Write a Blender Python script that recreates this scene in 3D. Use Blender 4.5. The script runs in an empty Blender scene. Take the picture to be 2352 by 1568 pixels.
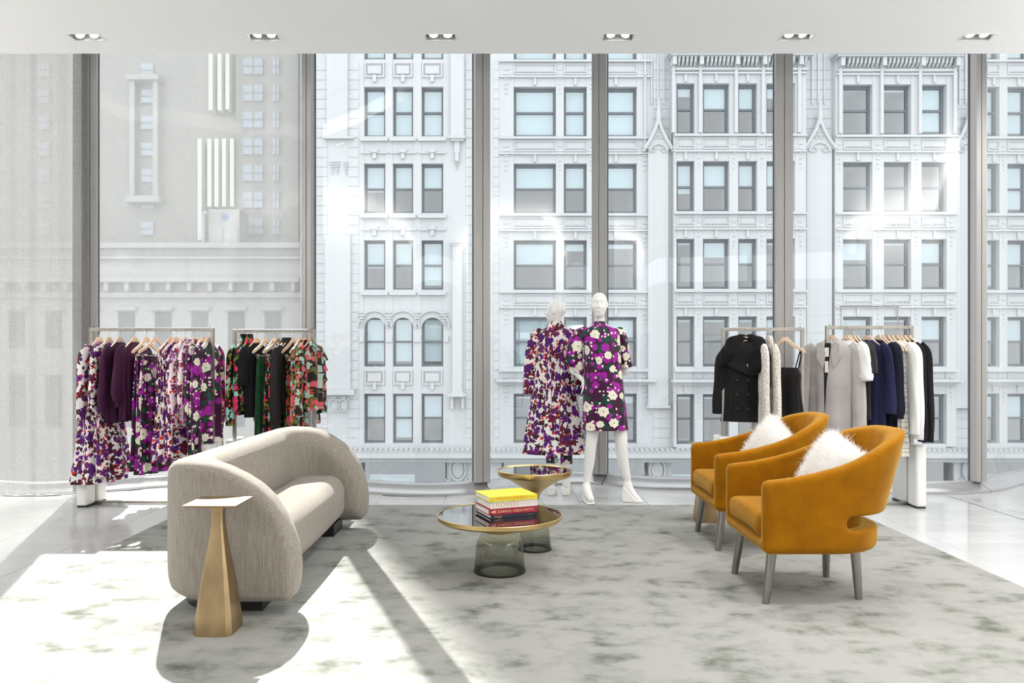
import bpy, bmesh, math, random
import numpy as np
from mathutils import Vector, Matrix

random.seed(7)
rng = np.random.default_rng(7)
scene = bpy.context.scene
COL = scene.collection
PI = math.pi

# ------------------------------------------------------------------ camera
CAM_H = 1.31            # eye height above the shop floor
FPX = 1800.0            # focal length in pixels of the 2352 x 1568 frame
VPX, VPY = 1165.0, 820.0
cam_data = bpy.data.cameras.new('camera')
cam_data.sensor_width = 36.0
cam_data.lens = FPX / 2352.0 * 36.0
cam_data.shift_x = (1176.0 - VPX) / 2352.0
cam_data.shift_y = (VPY - 784.0) / 2352.0
cam_data.clip_end = 400
cam = bpy.data.objects.new('camera', cam_data)
COL.objects.link(cam)
cam.location = (0, 0, CAM_H)
cam.rotation_euler = (PI / 2, 0, 0)
scene.camera = cam

# ------------------------------------------------------------------ world
world = bpy.data.worlds.new('sky')
scene.world = world
world.use_nodes = True
bg = world.node_tree.nodes['Background']
bg.inputs[0].default_value = (0.93, 0.965, 1.0, 1)
bg.inputs[1].default_value = 1.3

# ------------------------------------------------------------------ sun
SUN = Vector((0.65, -1.77, -1.57)).normalized()    # direction the light travels
sl = bpy.data.lights.new('sun', 'SUN')
sl.energy = 17.0
sl.angle = math.radians(0.6)
sl.color = (1.0, 0.96, 0.9)
so = bpy.data.objects.new('sun', sl)
COL.objects.link(so)
so.rotation_euler = SUN.to_track_quat('-Z', 'Y').to_euler()
so.location = (-12, 30, 30)

# ------------------------------------------------------------------ added fill lamps, out of view, shining down over the seating
for row_y in (5.3, 3.2, 1.1):
    for col_x, watt in ((0.9, 9.5), (2.8, 12.5), (4.9, 0.8)):
        dl = bpy.data.lights.new('added_fill_down', 'AREA')
        dl.shape = 'DISK'; dl.size = 0.7; dl.energy = watt; dl.color = (1.0, 0.98, 0.95)
        dl.spread = math.radians(105)
        do = bpy.data.objects.new('added_fill_down', dl)
        COL.objects.link(do)
        do.location = (col_x, row_y, 4.0)

# added lamps, out of view by the side walls, to brighten the ceiling
for sgn in (-1, 1):
    cl = bpy.data.lights.new('added_fill_up', 'AREA')
    cl.shape = 'RECTANGLE'; cl.size = 0.25; cl.size_y = 9.5; cl.energy = 155.0 + 30.0 * sgn; cl.spread = math.radians(112); cl.color = (1.0, 0.985, 0.96)
    co_ = bpy.data.objects.new('added_fill_up', cl)
    COL.objects.link(co_)
    co_.location = (sgn * 6.9, 1.8, 2.9)
    co_.rotation_euler = (0, PI - sgn * math.radians(20), 0)

# ------------------------------------------------------------------ exposure
vs = scene.view_settings
vs.view_transform = 'Standard'
vs.look = 'None'
vs.gamma = 1.0
vs.use_curve_mapping = False
vs.exposure = 0.93
try:
    scene.cycles.use_denoising = True
    scene.cycles.transparent_max_bounces = 12
    scene.cycles.max_bounces = 10
    scene.cycles.diffuse_bounces = 5
    scene.cycles.sample_clamp_indirect = 6.0
except Exception:
    pass

# ------------------------------------------------------------------ helpers: positions
def P(px, py, Y):
    """world point on the plane at depth Y that the photo shows at (px, py)"""
    return Vector(((px - VPX) / FPX * Y, Y, CAM_H - (py - VPY) / FPX * Y))

def XP(px, Y):
    return (px - VPX) / FPX * Y

# ------------------------------------------------------------------ helpers: objects
def link(o, parent=None):
    COL.objects.link(o)
    if parent is not None:
        o.parent = parent
    return o

def tag(o, label=None, cat=None, group=None, kind=None):
    if label: o['label'] = label
    if cat: o['category'] = cat
    if group: o['group'] = group
    if kind: o['kind'] = kind
    return o

def thing(name, label=None, cat=None, loc=(0, 0, 0), rz=0.0, group=None, kind=None):
    o = bpy.data.objects.new(name, None)
    o.empty_display_size = 0.05
    COL.objects.link(o)
    o.location = loc
    o.rotation_euler = (0, 0, rz)
    return tag(o, label, cat, group, kind)

def mesh_data(name, verts, faces, mat=None, smooth=False, uvs=None):
    me = bpy.data.meshes.new(name)
    me.from_pydata([tuple(v) for v in verts], [], [tuple(f) for f in faces])
    if uvs is not None:
        ul = me.uv_layers.new(name='UVMap')
        li = np.empty(len(me.loops), dtype=np.int32)
        me.loops.foreach_get('vertex_index', li)
        ul.data.foreach_set('uv', np.asarray(uvs, dtype=np.float32)[li].ravel())
    if smooth:
        me.polygons.foreach_set('use_smooth', np.ones(len(me.polygons), dtype=bool))
    if mat is not None:
        me.materials.append(mat)
    me.update()
    return me

def obj(name, me, parent=None, loc=None, rot=None, scale=None):
    o = bpy.data.objects.new(name, me)
    link(o, parent)
    if loc is not None: o.location = loc
    if rot is not None: o.rotation_euler = rot
    if scale is not None: o.scale = scale
    return o

class MB:
    """collects shapes of one part"""
    def __init__(self):
        self.v, self.f, self.uv = [], [], None
    def add(self, verts, faces):
        n = len(self.v)
        self.v.extend([tuple(p) for p in verts])
        self.f.extend([tuple(i + n for i in f) for f in faces])
        return self
    def box(self, x0, x1, y0, y1, z0, z1):
        v = [(x0,y0,z0),(x1,y0,z0),(x1,y1,z0),(x0,y1,z0),(x0,y0,z1),(x1,y0,z1),(x1,y1,z1),(x0,y1,z1)]
        return self.add(v, [(0,3,2,1),(4,5,6,7),(0,1,5,4),(1,2,6,5),(2,3,7,6),(3,0,4,7)])
    def prism(self, poly, a0, a1, axis='y'):
        """poly: 2D outline; extruded along axis. y: (x,z); z: (x,y); x: (y,z)"""
        n = len(poly)
        def pt(p, a):
            return {'y': (p[0], a, p[1]), 'z': (p[0], p[1], a), 'x': (a, p[0], p[1])}[axis]
        v = [pt(p, a0) for p in poly] + [pt(p, a1) for p in poly]
        f = [tuple(range(n)), tuple(range(2*n-1, n-1, -1))]
        for i in range(n):
            j = (i + 1) % n
            f.append((i, i + n, j + n, j))
        return self.add(v, f)
    def lathe(self, prof, seg=32, c=(0, 0, 0)):
        """prof: list of (r,z) from top to bottom or reverse; closed at r=0"""
        n = len(self.v)
        rows = []
        for r, z in prof:
            if r < 1e-6:
                rows.append([len(self.v)]); self.v.append((c[0], c[1], c[2] + z))
            else:
                row = []
                for i in range(seg):
                    a = 2 * PI * i / seg
                    row.append(len(self.v)); self.v.append((c[0] + r*math.cos(a), c[1] + r*math.sin(a), c[2] + z))
                rows.append(row)
        for a, b in zip(rows[:-1], rows[1:]):
            for i in range(seg):
                j = (i + 1) % seg
                if len(a) == 1 and len(b) == 1: continue
                if len(a) == 1: self.f.append((a[0], b[i], b[j]))
                elif len(b) == 1: self.f.append((a[i], b[0], a[j]))
                else: self.f.append((a[i], b[i], b[j], a[j]))
        return self
    def tube(self, pts, r, seg=8, flat=1.0, caps=True):
        """tube along points; r scalar or list"""
        pts = [Vector(p) for p in pts]
        m = len(pts)
        rs = r if isinstance(r, (list, tuple)) else [r] * m
        n0 = len(self.v)
        up = None
        for i, p in enumerate(pts):
            t = (pts[min(i+1, m-1)] - pts[max(i-1, 0)]).normalized()
            if up is None:
                up = Vector((0, 0, 1)) if abs(t.z) < 0.9 else Vector((0, 1, 0))
            a = t.cross(up)
            if a.length < 1e-6: a = t.orthogonal()
            a.normalize()
            b = a.cross(t).normalized(); up = b
            for k in range(seg):
                ang = 2 * PI * k / seg
                self.v.append(tuple(p + a * (math.cos(ang) * rs[i]) + b * (math.sin(ang) * rs[i] * flat)))
        for i in range(m - 1):
            for k in range(seg):
                q = (k + 1) % seg
                self.f.append((n0+i*seg+k, n0+i*seg+q, n0+(i+1)*seg+q, n0+(i+1)*seg+k))
        if caps:
            self.f.append(tuple(n0 + k for k in range(seg))[::-1])
            self.f.append(tuple(n0 + (m-1)*seg + k for k in range(seg)))
        return self
    def data(self, name, mat, smooth=False):
        return mesh_data(name, self.v, self.f, mat, smooth)
    def build(self, name, mat, parent=None, smooth=False, bevel=0.0, bseg=2, **kw):
        o = obj(name, self.data(name, mat, smooth), parent, **kw)
        if bevel > 0:
            md = o.modifiers.new('bevel', 'BEVEL')
            md.width = bevel; md.segments = bseg; md.limit_method = 'ANGLE'
            md.angle_limit = math.radians(35)
        if smooth:
            smooth_by_angle(o.data, 35)
        return o

def smooth_by_angle(me, deg):
    me.polygons.foreach_set('use_smooth', np.ones(len(me.polygons), dtype=bool))
    try:
        me.set_sharp_from_angle(angle=math.radians(deg))
    except Exception:
        pass

_cubes = {}
def bx(name, parent, x0, x1, y0, y1, z0, z1, mat):
    """box part sharing one cube mesh per material"""
    me = _cubes.get(mat.name)
    if me is None:
        me = MB().box(-.5, .5, -.5, .5, -.5, .5).data('block', mat)
        _cubes[mat.name] = me
    return obj(name, me, parent, loc=((x0+x1)/2, (y0+y1)/2, (z0+z1)/2),
               scale=(abs(x1-x0), abs(y1-y0), abs(z1-z0)))

def copy_tree(o, parent=None):
    c = o.copy()
    COL.objects.link(c)
    c.parent = parent
    for ch in list(o.children):
        copy_tree(ch, c)
    return c

# ------------------------------------------------------------------ helpers: implicit surfaces
def smin(a, b, k):
    h = np.clip(0.5 + 0.5 * (b - a) / k, 0, 1)
    return b + (a - b) * h - k * h * (1 - h)
def smax(a, b, k):
    return -smin(-a, -b, k)
def rbox2(x, y, hx, hy, r):
    """2D rounded box, r scalar or array"""
    qx = np.abs(x) - hx + r; qy = np.abs(y) - hy + r
    return np.minimum(np.maximum(qx, qy), 0) + np.hypot(np.maximum(qx, 0), np.maximum(qy, 0)) - r
def rbox3(x, y, z, hx, hy, hz, r):
    qx = np.abs(x) - hx + r; qy = np.abs(y) - hy + r; qz = np.abs(z) - hz + r
    return (np.minimum(np.maximum(np.maximum(qx, qy), qz), 0)
            + np.sqrt(np.maximum(qx, 0)**2 + np.maximum(qy, 0)**2 + np.maximum(qz, 0)**2) - r)
def poly2(x, y, pts):
    """signed distance to a closed polygon"""
    d = np.full(x.shape, 1e9); s = np.ones(x.shape)
    n = len(pts)
    for i in range(n):
        ax, ay = pts[i]; bx_, by_ = pts[i-1]
        ex, ey = bx_ - ax, by_ - ay
        wx, wy = x - ax, y - ay
        t = np.clip((wx*ex + wy*ey) / (ex*ex + ey*ey + 1e-12), 0, 1)
        d = np.minimum(d, (wx - ex*t)**2 + (wy - ey*t)**2)
        c1 = y >= ay; c2 = y < by_; c3 = ex*wy > ey*wx
        flip = (c1 & c2 & c3) | (~c1 & ~c2 & ~c3)
        s = np.where(flip, -s, s)
    return s * np.sqrt(d)
def rcone(X, Y, Z, a, b, ra, rb):
    ax, ay, az = a; bx_, by_, bz = b
    dx, dy, dz = bx_-ax, by_-ay, bz-az
    L2 = dx*dx + dy*dy + dz*dz + 1e-12
    t = np.clip(((X-ax)*dx + (Y-ay)*dy + (Z-az)*dz) / L2, 0, 1)
    return np.sqrt((X-ax-dx*t)**2 + (Y-ay-dy*t)**2 + (Z-az-dz*t)**2) - (ra + (rb-ra)*t)
def ellip(X, Y, Z, c, r):
    kx, ky, kz = (X-c[0])/r[0], (Y-c[1])/r[1], (Z-c[2])/r[2]
    k0 = np.sqrt(kx*kx + ky*ky + kz*kz)
    k1 = np.sqrt((kx/r[0])**2 + (ky/r[1])**2 + (kz/r[2])**2) + 1e-9
    return k0 * (k0 - 1) / k1

def surface_nets(F, lo, h, smooth_it=1):
    nx, ny, nz = F.shape
    S = F < 0
    cs = (nx-1, ny-1, nz-1)
    acc = np.zeros(cs + (3,)); cnt = np.zeros(cs)
    for ax in range(3):
        o1, o2 = [a for a in range(3) if a != ax]
        sl0 = [slice(None)]*3; sl1 = [slice(None)]*3
        sl0[ax] = slice(0, -1); sl1[ax] = slice(1, None)
        A = F[tuple(sl0)]; B = F[tuple(sl1)]
        cross = (S[tuple(sl0)] != S[tuple(sl1)])
        t = np.where(cross, A / np.where(cross, A - B, 1), 0)
        for d1 in (0, 1):
            for d2 in (0, 1):
                sel = [slice(None)]*3
                sel[o1] = slice(d1, F.shape[o1]-1+d1); sel[o2] = slice(d2, F.shape[o2]-1+d2)
                c = cross[tuple(sel)]; tt = t[tuple(sel)]
                cnt += c
                acc[..., ax] += np.where(c, tt, 0)
                acc[..., o1] += c * d1
                acc[..., o2] += c * d2
    act = cnt > 0
    idx = np.full(cs, -1, dtype=np.int64)
    idx[act] = np.arange(act.sum())
    base = np.stack(np.nonzero(act), 1)
    V = (base + acc[act] / cnt[act][:, None]) * h + np.asarray(lo)
    Q = []
    for ax in range(3):
        o1, o2 = [(1, 2), (2, 0), (0, 1)][ax]
        sl0 = [slice(1, -1)]*3; sl1 = [slice(1, -1)]*3
        sl0[ax] = slice(0, -1); sl1[ax] = slice(1, None)
        s0 = S[tuple(sl0)]; s1 = S[tuple(sl1)]
        pos = np.stack(np.nonzero(s0 != s1), 1)
        if len(pos) == 0: continue
        flip = s0[tuple(pos.T)]
        pos = pos + np.array([0 if a == ax else 1 for a in range(3)])
        def cell(d1, d2):
            q = pos.copy(); q[:, o1] -= d1; q[:, o2] -= d2
            return idx[q[:, 0], q[:, 1], q[:, 2]]
        q = np.stack([cell(1, 1), cell(0, 1), cell(0, 0), cell(1, 0)], 1)
        q[~flip] = q[~flip][:, ::-1]
        Q.append(q)
    Q = np.concatenate(Q)
    Q = Q[(Q >= 0).all(1)]
    for _ in range(smooth_it):
        s = np.zeros_like(V); c = np.zeros(len(V))
        for a, b in ((0, 1), (1, 2), (2, 3), (3, 0)):
            np.add.at(s, Q[:, a], V[Q[:, b]]); np.add.at(c, Q[:, a], 1)
            np.add.at(s, Q[:, b], V[Q[:, a]]); np.add.at(c, Q[:, b], 1)
        V = 0.5 * V + 0.5 * s / np.maximum(c, 1)[:, None]
    return V, Q

def np_mesh(name, V, Q, mat, smooth=True):
    me = bpy.data.meshes.new(name)
    me.vertices.add(len(V)); me.vertices.foreach_set('co', np.ascontiguousarray(V, dtype=np.float32).ravel())
    me.loops.add(Q.size); me.loops.foreach_set('vertex_index', Q.astype(np.int32).ravel())
    me.polygons.add(len(Q))
    me.polygons.foreach_set('loop_start', np.arange(0, Q.size, Q.shape[1], dtype=np.int32))
    me.polygons.foreach_set('use_smooth', np.full(len(Q), smooth, dtype=bool))
    me.materials.append(mat)
    me.update(calc_edges=True)
    return me

def sdf(name, fn, lo, hi, h, mat, parent=None, it=1):
    ax = [np.arange(lo[i] - 2*h, hi[i] + 2.5*h, h) for i in range(3)]
    X, Y, Z = np.meshgrid(*ax, indexing='ij')
    V, Q = surface_nets(fn(X, Y, Z), (ax[0][0], ax[1][0], ax[2][0]), h, it)
    return obj(name, np_mesh(name, V, Q, mat), parent)

def sdf_local(fns, lo, hi, h):
    """field as a smooth union of many small primitives, each evaluated near itself only.
    fns: list of (fn, bbox_lo, bbox_hi, k)"""
    ax = [np.arange(lo[i] - 2*h, hi[i] + 2.5*h, h) for i in range(3)]
    F = np.full([len(a) for a in ax], 0.2)
    for fn, bl, bh, k in fns:
        pad = 0.05 + k
        sl = []
        for i in range(3):
            a = np.searchsorted(ax[i], bl[i] - pad); b = np.searchsorted(ax[i], bh[i] + pad)
            sl.append(slice(max(a, 0), max(b, a + 1)))
        X, Y, Z = np.meshgrid(*[ax[i][sl[i]] for i in range(3)], indexing='ij')
        d = fn(X, Y, Z)
        sl = tuple(sl)
        F[sl] = smin(F[sl], d, k) if k > 0 else (np.maximum(F[sl], -d) if k == 0 else smax(F[sl], -d, -k))
    return F, (ax[0][0], ax[1][0], ax[2][0])
# ------------------------------------------------------------------ materials
class N:
    """small node builder"""
    def __init__(self, name):
        self.m = bpy.data.materials.new(name)
        self.m.use_nodes = True
        self.t = self.m.node_tree
        self.t.nodes.clear()
        self.out = self.t.nodes.new('ShaderNodeOutputMaterial')
    def n(self, kind, **props):
        nd = self.t.nodes.new('ShaderNode' + kind)
        for k, v in props.items(): setattr(nd, k, v)
        return nd
    def set(self, sock, v):
        if hasattr(v, 'is_linked') or isinstance(v, bpy.types.NodeSocket):
            self.t.links.new(v, sock)
        elif isinstance(v, (tuple, list)):
            if len(v) == 3 and sock.type == 'RGBA': v = (*v, 1)
            sock.default_value = v
        else:
            sock.default_value = v
    def math(self, op, a, b=None, c=None, clamp=False):
        nd = self.n('Math', operation=op); nd.use_clamp = clamp
        self.set(nd.inputs[0], a)
        if b is not None: self.set(nd.inputs[1], b)
        if c is not None: self.set(nd.inputs[2], c)
        return nd.outputs[0]
    def vmath(self, op, a, b=None):
        nd = self.n('VectorMath', operation=op)
        self.set(nd.inputs[0], a)
        if b is not None: self.set(nd.inputs[1], b)
        return nd.outputs[0]
    def mix(self, fac, a, b):
        nd = self.n('Mix', data_type='RGBA')
        self.set(nd.inputs[0], fac); self.set(nd.inputs[6], a); self.set(nd.inputs[7], b)
        return nd.outputs[2]
    def coord(self, kind='Object'):
        return self.n('TexCoord').outputs[kind]
    def scale(self, vec, s):
        nd = self.n('Mapping'); self.set(nd.inputs[0], vec); nd.inputs[3].default_value = s
        return nd.outputs[0]
    def noise(self, vec, scale, detail=2.0, rough=0.5, dist=0.0):
        nd = self.n('TexNoise'); self.set(nd.inputs['Vector'], vec)
        nd.inputs['Scale'].default_value = scale; nd.inputs['Detail'].default_value = detail
        nd.inputs['Roughness'].default_value = rough; nd.inputs['Distortion'].default_value = dist
        return nd
    def ramp(self, fac, stops):
        nd = self.n('ValToRGB'); self.set(nd.inputs[0], fac)
        cr = nd.color_ramp
        while len(cr.elements) < len(stops): cr.elements.new(0.5)
        for e, (p, c) in zip(cr.elements, stops):
            e.position = p; e.color = (*c, 1) if len(c) == 3 else c
        return nd.outputs[0]
    def bump(self, h, strength=0.3, dist=0.01):
        nd = self.n('Bump'); self.set(nd.inputs['Height'], h)
        nd.inputs['Strength'].default_value = strength; nd.inputs['Distance'].default_value = dist
        return nd.outputs[0]
    def pbr(self, color, rough=0.5, metal=0.0, normal=None, sheen=0.0, spec=None, coat=0.0, sheen_tint=None, aniso=0.0, trans=0.0, alpha=None):
        p = self.n('BsdfPrincipled')
        self.set(p.inputs['Base Color'], color); self.set(p.inputs['Roughness'], rough)
        self.set(p.inputs['Metallic'], metal)
        if normal is not None: self.set(p.inputs['Normal'], normal)
        if sheen:
            p.inputs['Sheen Weight'].default_value = sheen
            p.inputs['Sheen Roughness'].default_value = 0.4
            if sheen_tint: p.inputs['Sheen Tint'].default_value = (*sheen_tint, 1)
        if spec is not None: p.inputs['Specular IOR Level'].default_value = spec
        if coat: p.inputs['Coat Weight'].default_value = coat
        if aniso: p.inputs['Anisotropic'].default_value = aniso
        if alpha is not None: self.set(p.inputs['Alpha'], alpha)
        return p.outputs[0]
    def done(self, shader):
        self.t.links.new(shader, self.out.inputs[0])
        return self.m

def plain(name, color, rough=0.5, metal=0.0, **kw):
    b = N(name)
    return b.done(b.pbr(color, rough, metal, **kw))

def cloth(name, color, rough=0.85, scale=220.0, strength=0.15, var=0.08, sheen=0.15, vstretch=1.0):
    b = N(name)
    uv = b.coord('Object')
    n1 = b.noise(b.scale(uv, (scale, scale, scale * vstretch)), 1.0, 2.0)
    n2 = b.noise(uv, 6.0, 3.0)
    dark = tuple(c * (1 - var * 2) for c in color); light = tuple(min(c * (1 + var * 2) + var*0.02, 1) for c in color)
    f = b.math('ADD', b.math('MULTIPLY', n1.outputs[0], 0.6), b.math('MULTIPLY', n2.outputs[0], 0.4))
    c = b.ramp(f, [(0.3, dark), (0.7, light)])
    return b.done(b.pbr(c, rough, 0, b.bump(n1.outputs[0], strength, 0.004), sheen=sheen, spec=0.2))

M = {}
M['ceiling'] = plain('ceiling_paint', (0.95, 0.95, 0.948), 0.9)
M['wall'] = plain('wall_paint', (0.86, 0.86, 0.85), 0.9)
M['trim_white'] = plain('white_trim', (0.86, 0.86, 0.86), 0.4)
M['housing'] = plain('lamp_housing_grey', (0.5, 0.51, 0.49), 0.6)
def mk_emit(name, col, s):
    b = N(name); e = b.n('Emission'); b.set(e.inputs[0], col); e.inputs[1].default_value = s
    return b.done(e.outputs[0])
M['lens'] = mk_emit('lamp_lens', (1.0, 0.98, 0.95), 6.0)

def mk_tile():
    b = N('white_glass_tile')
    rn = b.n('ObjectInfo').outputs['Random']
    n = b.noise(b.coord('Object'), 3.0, 4.0)
    c = b.ramp(b.math('ADD', b.math('MULTIPLY', rn, 0.5), b.math('MULTIPLY', n.outputs[0], 0.5)), [(0.2, (0.49, 0.49, 0.487)), (0.8, (0.54, 0.54, 0.536))])
    return b.done(b.pbr(c, 0.12, 0, spec=0.5))
M['tile'] = mk_tile()
M['grout'] = plain('grout', (0.5, 0.5, 0.5), 0.8)
M['strip'] = plain('grey_floor_strip', (0.42, 0.43, 0.44), 0.3, 0.5)

def mk_rug():
    b = N('silver_rug_pile')
    co = b.coord('Object')
    n1 = b.noise(b.scale(co, (3.6, 4.4, 1)), 1.0, 4.0, 0.55, 0.25)
    n2 = b.noise(b.scale(co, (9.0, 12.0, 1)), 1.0, 4.0, 0.6, 0.2)
    f = b.math('ADD', b.math('MULTIPLY', n1.outputs[0], 0.62), b.math('MULTIPLY', n2.outputs[0], 0.38))
    c = b.ramp(f, [(0.325, (0.088, 0.091, 0.076)), (0.395, (0.18, 0.185, 0.163)), (0.455, (0.262, 0.265, 0.247)), (0.54, (0.318, 0.316, 0.300))])
    fine = b.noise(b.scale(co, (300, 120, 1)), 1.0, 2.0)
    c2 = b.mix(b.math('MULTIPLY', fine.outputs[0], 0.35), c, b.mix(0.5, c, (0.05, 0.05, 0.04)))
    return b.done(b.pbr(c2, 0.75, 0, b.bump(fine.outputs[0], 0.35, 0.004), sheen=0.08, spec=0.1))
M['rug'] = mk_rug()

def mk_boucle():
    b = N('oatmeal_boucle')
    co = b.coord('Object')
    v = b.n('TexVoronoi'); b.set(v.inputs['Vector'], b.scale(co, (420, 420, 240))); v.inputs['Scale'].default_value = 1.0
    n2 = b.noise(b.scale(co, (230, 230, 9)), 1.0, 2.0)
    n3 = b.noise(b.scale(co, (520, 520, 520)), 1.0, 1.0)
    f = b.math('ADD', b.math('MULTIPLY', v.outputs['Distance'], 0.45), b.math('ADD', b.math('MULTIPLY', n2.outputs[0], 0.5), b.math('MULTIPLY', n3.outputs[0], 0.25)))
    c = b.ramp(f, [(0.38, (0.175, 0.150, 0.125)), (0.58, (0.305, 0.272, 0.232)), (0.82, (0.42, 0.385, 0.342))])
    return b.done(b.pbr(c, 0.95, 0, b.bump(f, 0.35, 0.004), sheen=0.2, spec=0.1))
M['boucle'] = mk_boucle()
M['plinth'] = plain('black_plinth', (0.012, 0.011, 0.01), 0.5)

def mk_velvet():
    b = N('mustard_velvet')
    co = b.coord('Object')
    n = b.noise(co, 9.0, 4.0, 0.6)
    fine = b.noise(co, 350.0, 1.0)
    f = b.math('ADD', b.math('MULTIPLY', n.outputs[0], 0.7), b.math('MULTIPLY', fine.outputs[0], 0.3))
    c = b.ramp(f, [(0.35, (0.225, 0.081, 0.0006)), (0.65, (0.315, 0.120, 0.001))])
    return b.done(b.pbr(c, 0.9, 0, b.bump(fine.outputs[0], 0.15, 0.002), sheen=0.45, sheen_tint=(1.0, 0.75, 0.25), spec=0.1))
M['velvet'] = mk_velvet()
def mk_brushed(name, color, rough, streak=(6, 6, 120), amt=0.25):
    b = N(name)
    n = b.noise(b.scale(b.coord('Object'), streak), 1.0, 3.0)
    d = tuple(x * (1 - amt) for x in color)
    c = b.ramp(n.outputs[0], [(0.3, d), (0.7, color)])
    return b.done(b.pbr(c, rough, 1.0, b.bump(n.outputs[0], 0.05, 0.002)))
M['leg_metal'] = mk_brushed('gunmetal', (0.34, 0.32, 0.30), 0.32, (90, 90, 2))
M['rack_metal'] = mk_brushed('antique_nickel', (0.36, 0.335, 0.30), 0.38, (8, 8, 8), 0.2)
M['bronze'] = mk_brushed('cast_bronze', (0.50, 0.36, 0.20), 0.38, (9, 9, 5), 0.35)
M['brass'] = mk_brushed('brushed_brass', (0.80, 0.58, 0.26), 0.30, (3, 3, 200), 0.12)
M['wire'] = plain('hanger_wire', (0.6, 0.58, 0.54), 0.3, 1.0)
M['black_glass'] = plain('black_glass', (0.004, 0.004, 0.005), 0.03, 0, spec=0.9, coat=0.6)
M['black'] = plain('black_rubber', (0.01, 0.01, 0.01), 0.5)
M['mannequin'] = plain('mannequin_white', (0.84, 0.83, 0.81), 0.38)
M['white_block'] = plain('white_marble_block', (0.80, 0.79, 0.77), 0.3)

def mk_wood():
    b = N('pale_maple')
    n = b.noise(b.scale(b.coord('Object'), (8, 60, 60)), 1.0, 3.0)
    c = b.ramp(n.outputs[0], [(0.3, (0.66, 0.47, 0.32)), (0.7, (0.78, 0.60, 0.45))])
    return b.done(b.pbr(c, 0.4))
M['maple'] = mk_wood()

def mk_alu(name, c, r=0.35, m=0.6):
    return plain(name, c, r, m)
M['mullion'] = mk_alu('mullion_aluminium', (0.37, 0.36, 0.345), 0.4, 0.35)
M['gasket'] = plain('dark_gasket', (0.13, 0.135, 0.145), 0.5)
M['curb'] = mk_alu('curb_aluminium', (0.46, 0.46, 0.465), 0.28, 0.65)

def schlick(b, gain):
    """reflectance of a thin pane, the same from both sides"""
    g = b.n('NewGeometry')
    d = b.n('VectorMath', operation='DOT_PRODUCT'); b.set(d.inputs[0], g.outputs['Normal']); b.set(d.inputs[1], g.outputs['Incoming'])
    c = b.math('SUBTRACT', 1.0, b.math('ABSOLUTE', d.outputs['Value']), clamp=True)
    return b.math('MULTIPLY', b.math('MULTIPLY_ADD', b.math('POWER', c, 5.0), 0.9, 0.05), gain, clamp=True)

def mk_glass(name, tint, ior=1.5, gain=1.0):
    b = N(name)
    t = b.n('BsdfTransparent'); b.set(t.inputs[0], tint)
    g = b.n('BsdfGlossy'); g.inputs['Roughness'].default_value = 0.0
    b.set(g.inputs[0], (1, 1, 1))
    fac = schlick(b, gain)
    mx = b.n('MixShader'); b.set(mx.inputs[0], fac)
    b.t.links.new(t.outputs[0], mx.inputs[1]); b.t.links.new(g.outputs[0], mx.inputs[2])
    return b.done(mx.outputs[0])
M['glass'] = mk_glass('clear_glazing', (0.93, 0.955, 0.955), 1.5, 1.4)
M['far_glass'] = mk_glass('office_window_glass', (0.82, 0.87, 0.90), 1.6, 3.3)

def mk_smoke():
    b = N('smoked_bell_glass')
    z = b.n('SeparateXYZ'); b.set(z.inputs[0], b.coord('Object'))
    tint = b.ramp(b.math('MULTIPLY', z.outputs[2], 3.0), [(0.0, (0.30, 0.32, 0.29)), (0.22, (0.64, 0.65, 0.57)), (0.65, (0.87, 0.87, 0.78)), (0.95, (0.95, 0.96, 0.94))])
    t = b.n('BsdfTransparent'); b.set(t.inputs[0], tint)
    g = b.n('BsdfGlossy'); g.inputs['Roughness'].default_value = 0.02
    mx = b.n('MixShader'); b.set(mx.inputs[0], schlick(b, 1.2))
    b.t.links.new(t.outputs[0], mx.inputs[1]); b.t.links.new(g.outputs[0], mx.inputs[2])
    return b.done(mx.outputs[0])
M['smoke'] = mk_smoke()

def mk_chain(name, alpha_lo, alpha_hi, cell, color):
    """fine metal mesh: rows of small rings, uv in metres"""
    b = N(name)
    uv = b.n('SeparateXYZ'); b.set(uv.inputs[0], b.coord('UV'))
    k = 2 * PI / cell
    a = b.math('SINE', b.math('MULTIPLY', b.math('ADD', uv.outputs[0], uv.outputs[1]), k))
    c = b.math('SINE', b.math('MULTIPLY', b.math('SUBTRACT', uv.outputs[0], uv.outputs[1]), k))
    w = b.math('MULTIPLY', a, c)
    n = b.noise(b.scale(b.coord('UV'), (1.2, 0.5, 1)), 2.0, 3.0)
    wl = b.math('ADD', b.math('MULTIPLY', w, 0.5), 0.5)
    al = b.math('MULTIPLY_ADD', wl, alpha_hi - alpha_lo, alpha_lo)
    al = b.math('ADD', al, b.math('MULTIPLY_ADD', n.outputs[0], 0.36, -0.18), clamp=True)
    t = b.n('BsdfTransparent')
    p = b.pbr(color, 0.5, 0.35, b.bump(w, 0.8, 0.01))
    tr = b.n('BsdfTranslucent'); b.set(tr.inputs[0], color)
    pm = b.n('MixShader'); pm.inputs[0].default_value = 0.22
    b.t.links.new(p, pm.inputs[1]); b.t.links.new(tr.outputs[0], pm.inputs[2])
    mx = b.n('MixShader'); b.set(mx.inputs[0], al)
    b.t.links.new(t.outputs[0], mx.inputs[1]); b.t.links.new(pm.outputs[0], mx.inputs[2])
    return b.done(mx.outputs[0])
M['chain_dense'] = mk_chain('dense_silver_mesh', 0.66, 1.0, 0.034, (0.285, 0.286, 0.288))
M['chain_fine'] = mk_chain('fine_silver_mesh', 0.44, 0.62, 0.020, (0.33, 0.345, 0.352))

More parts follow.
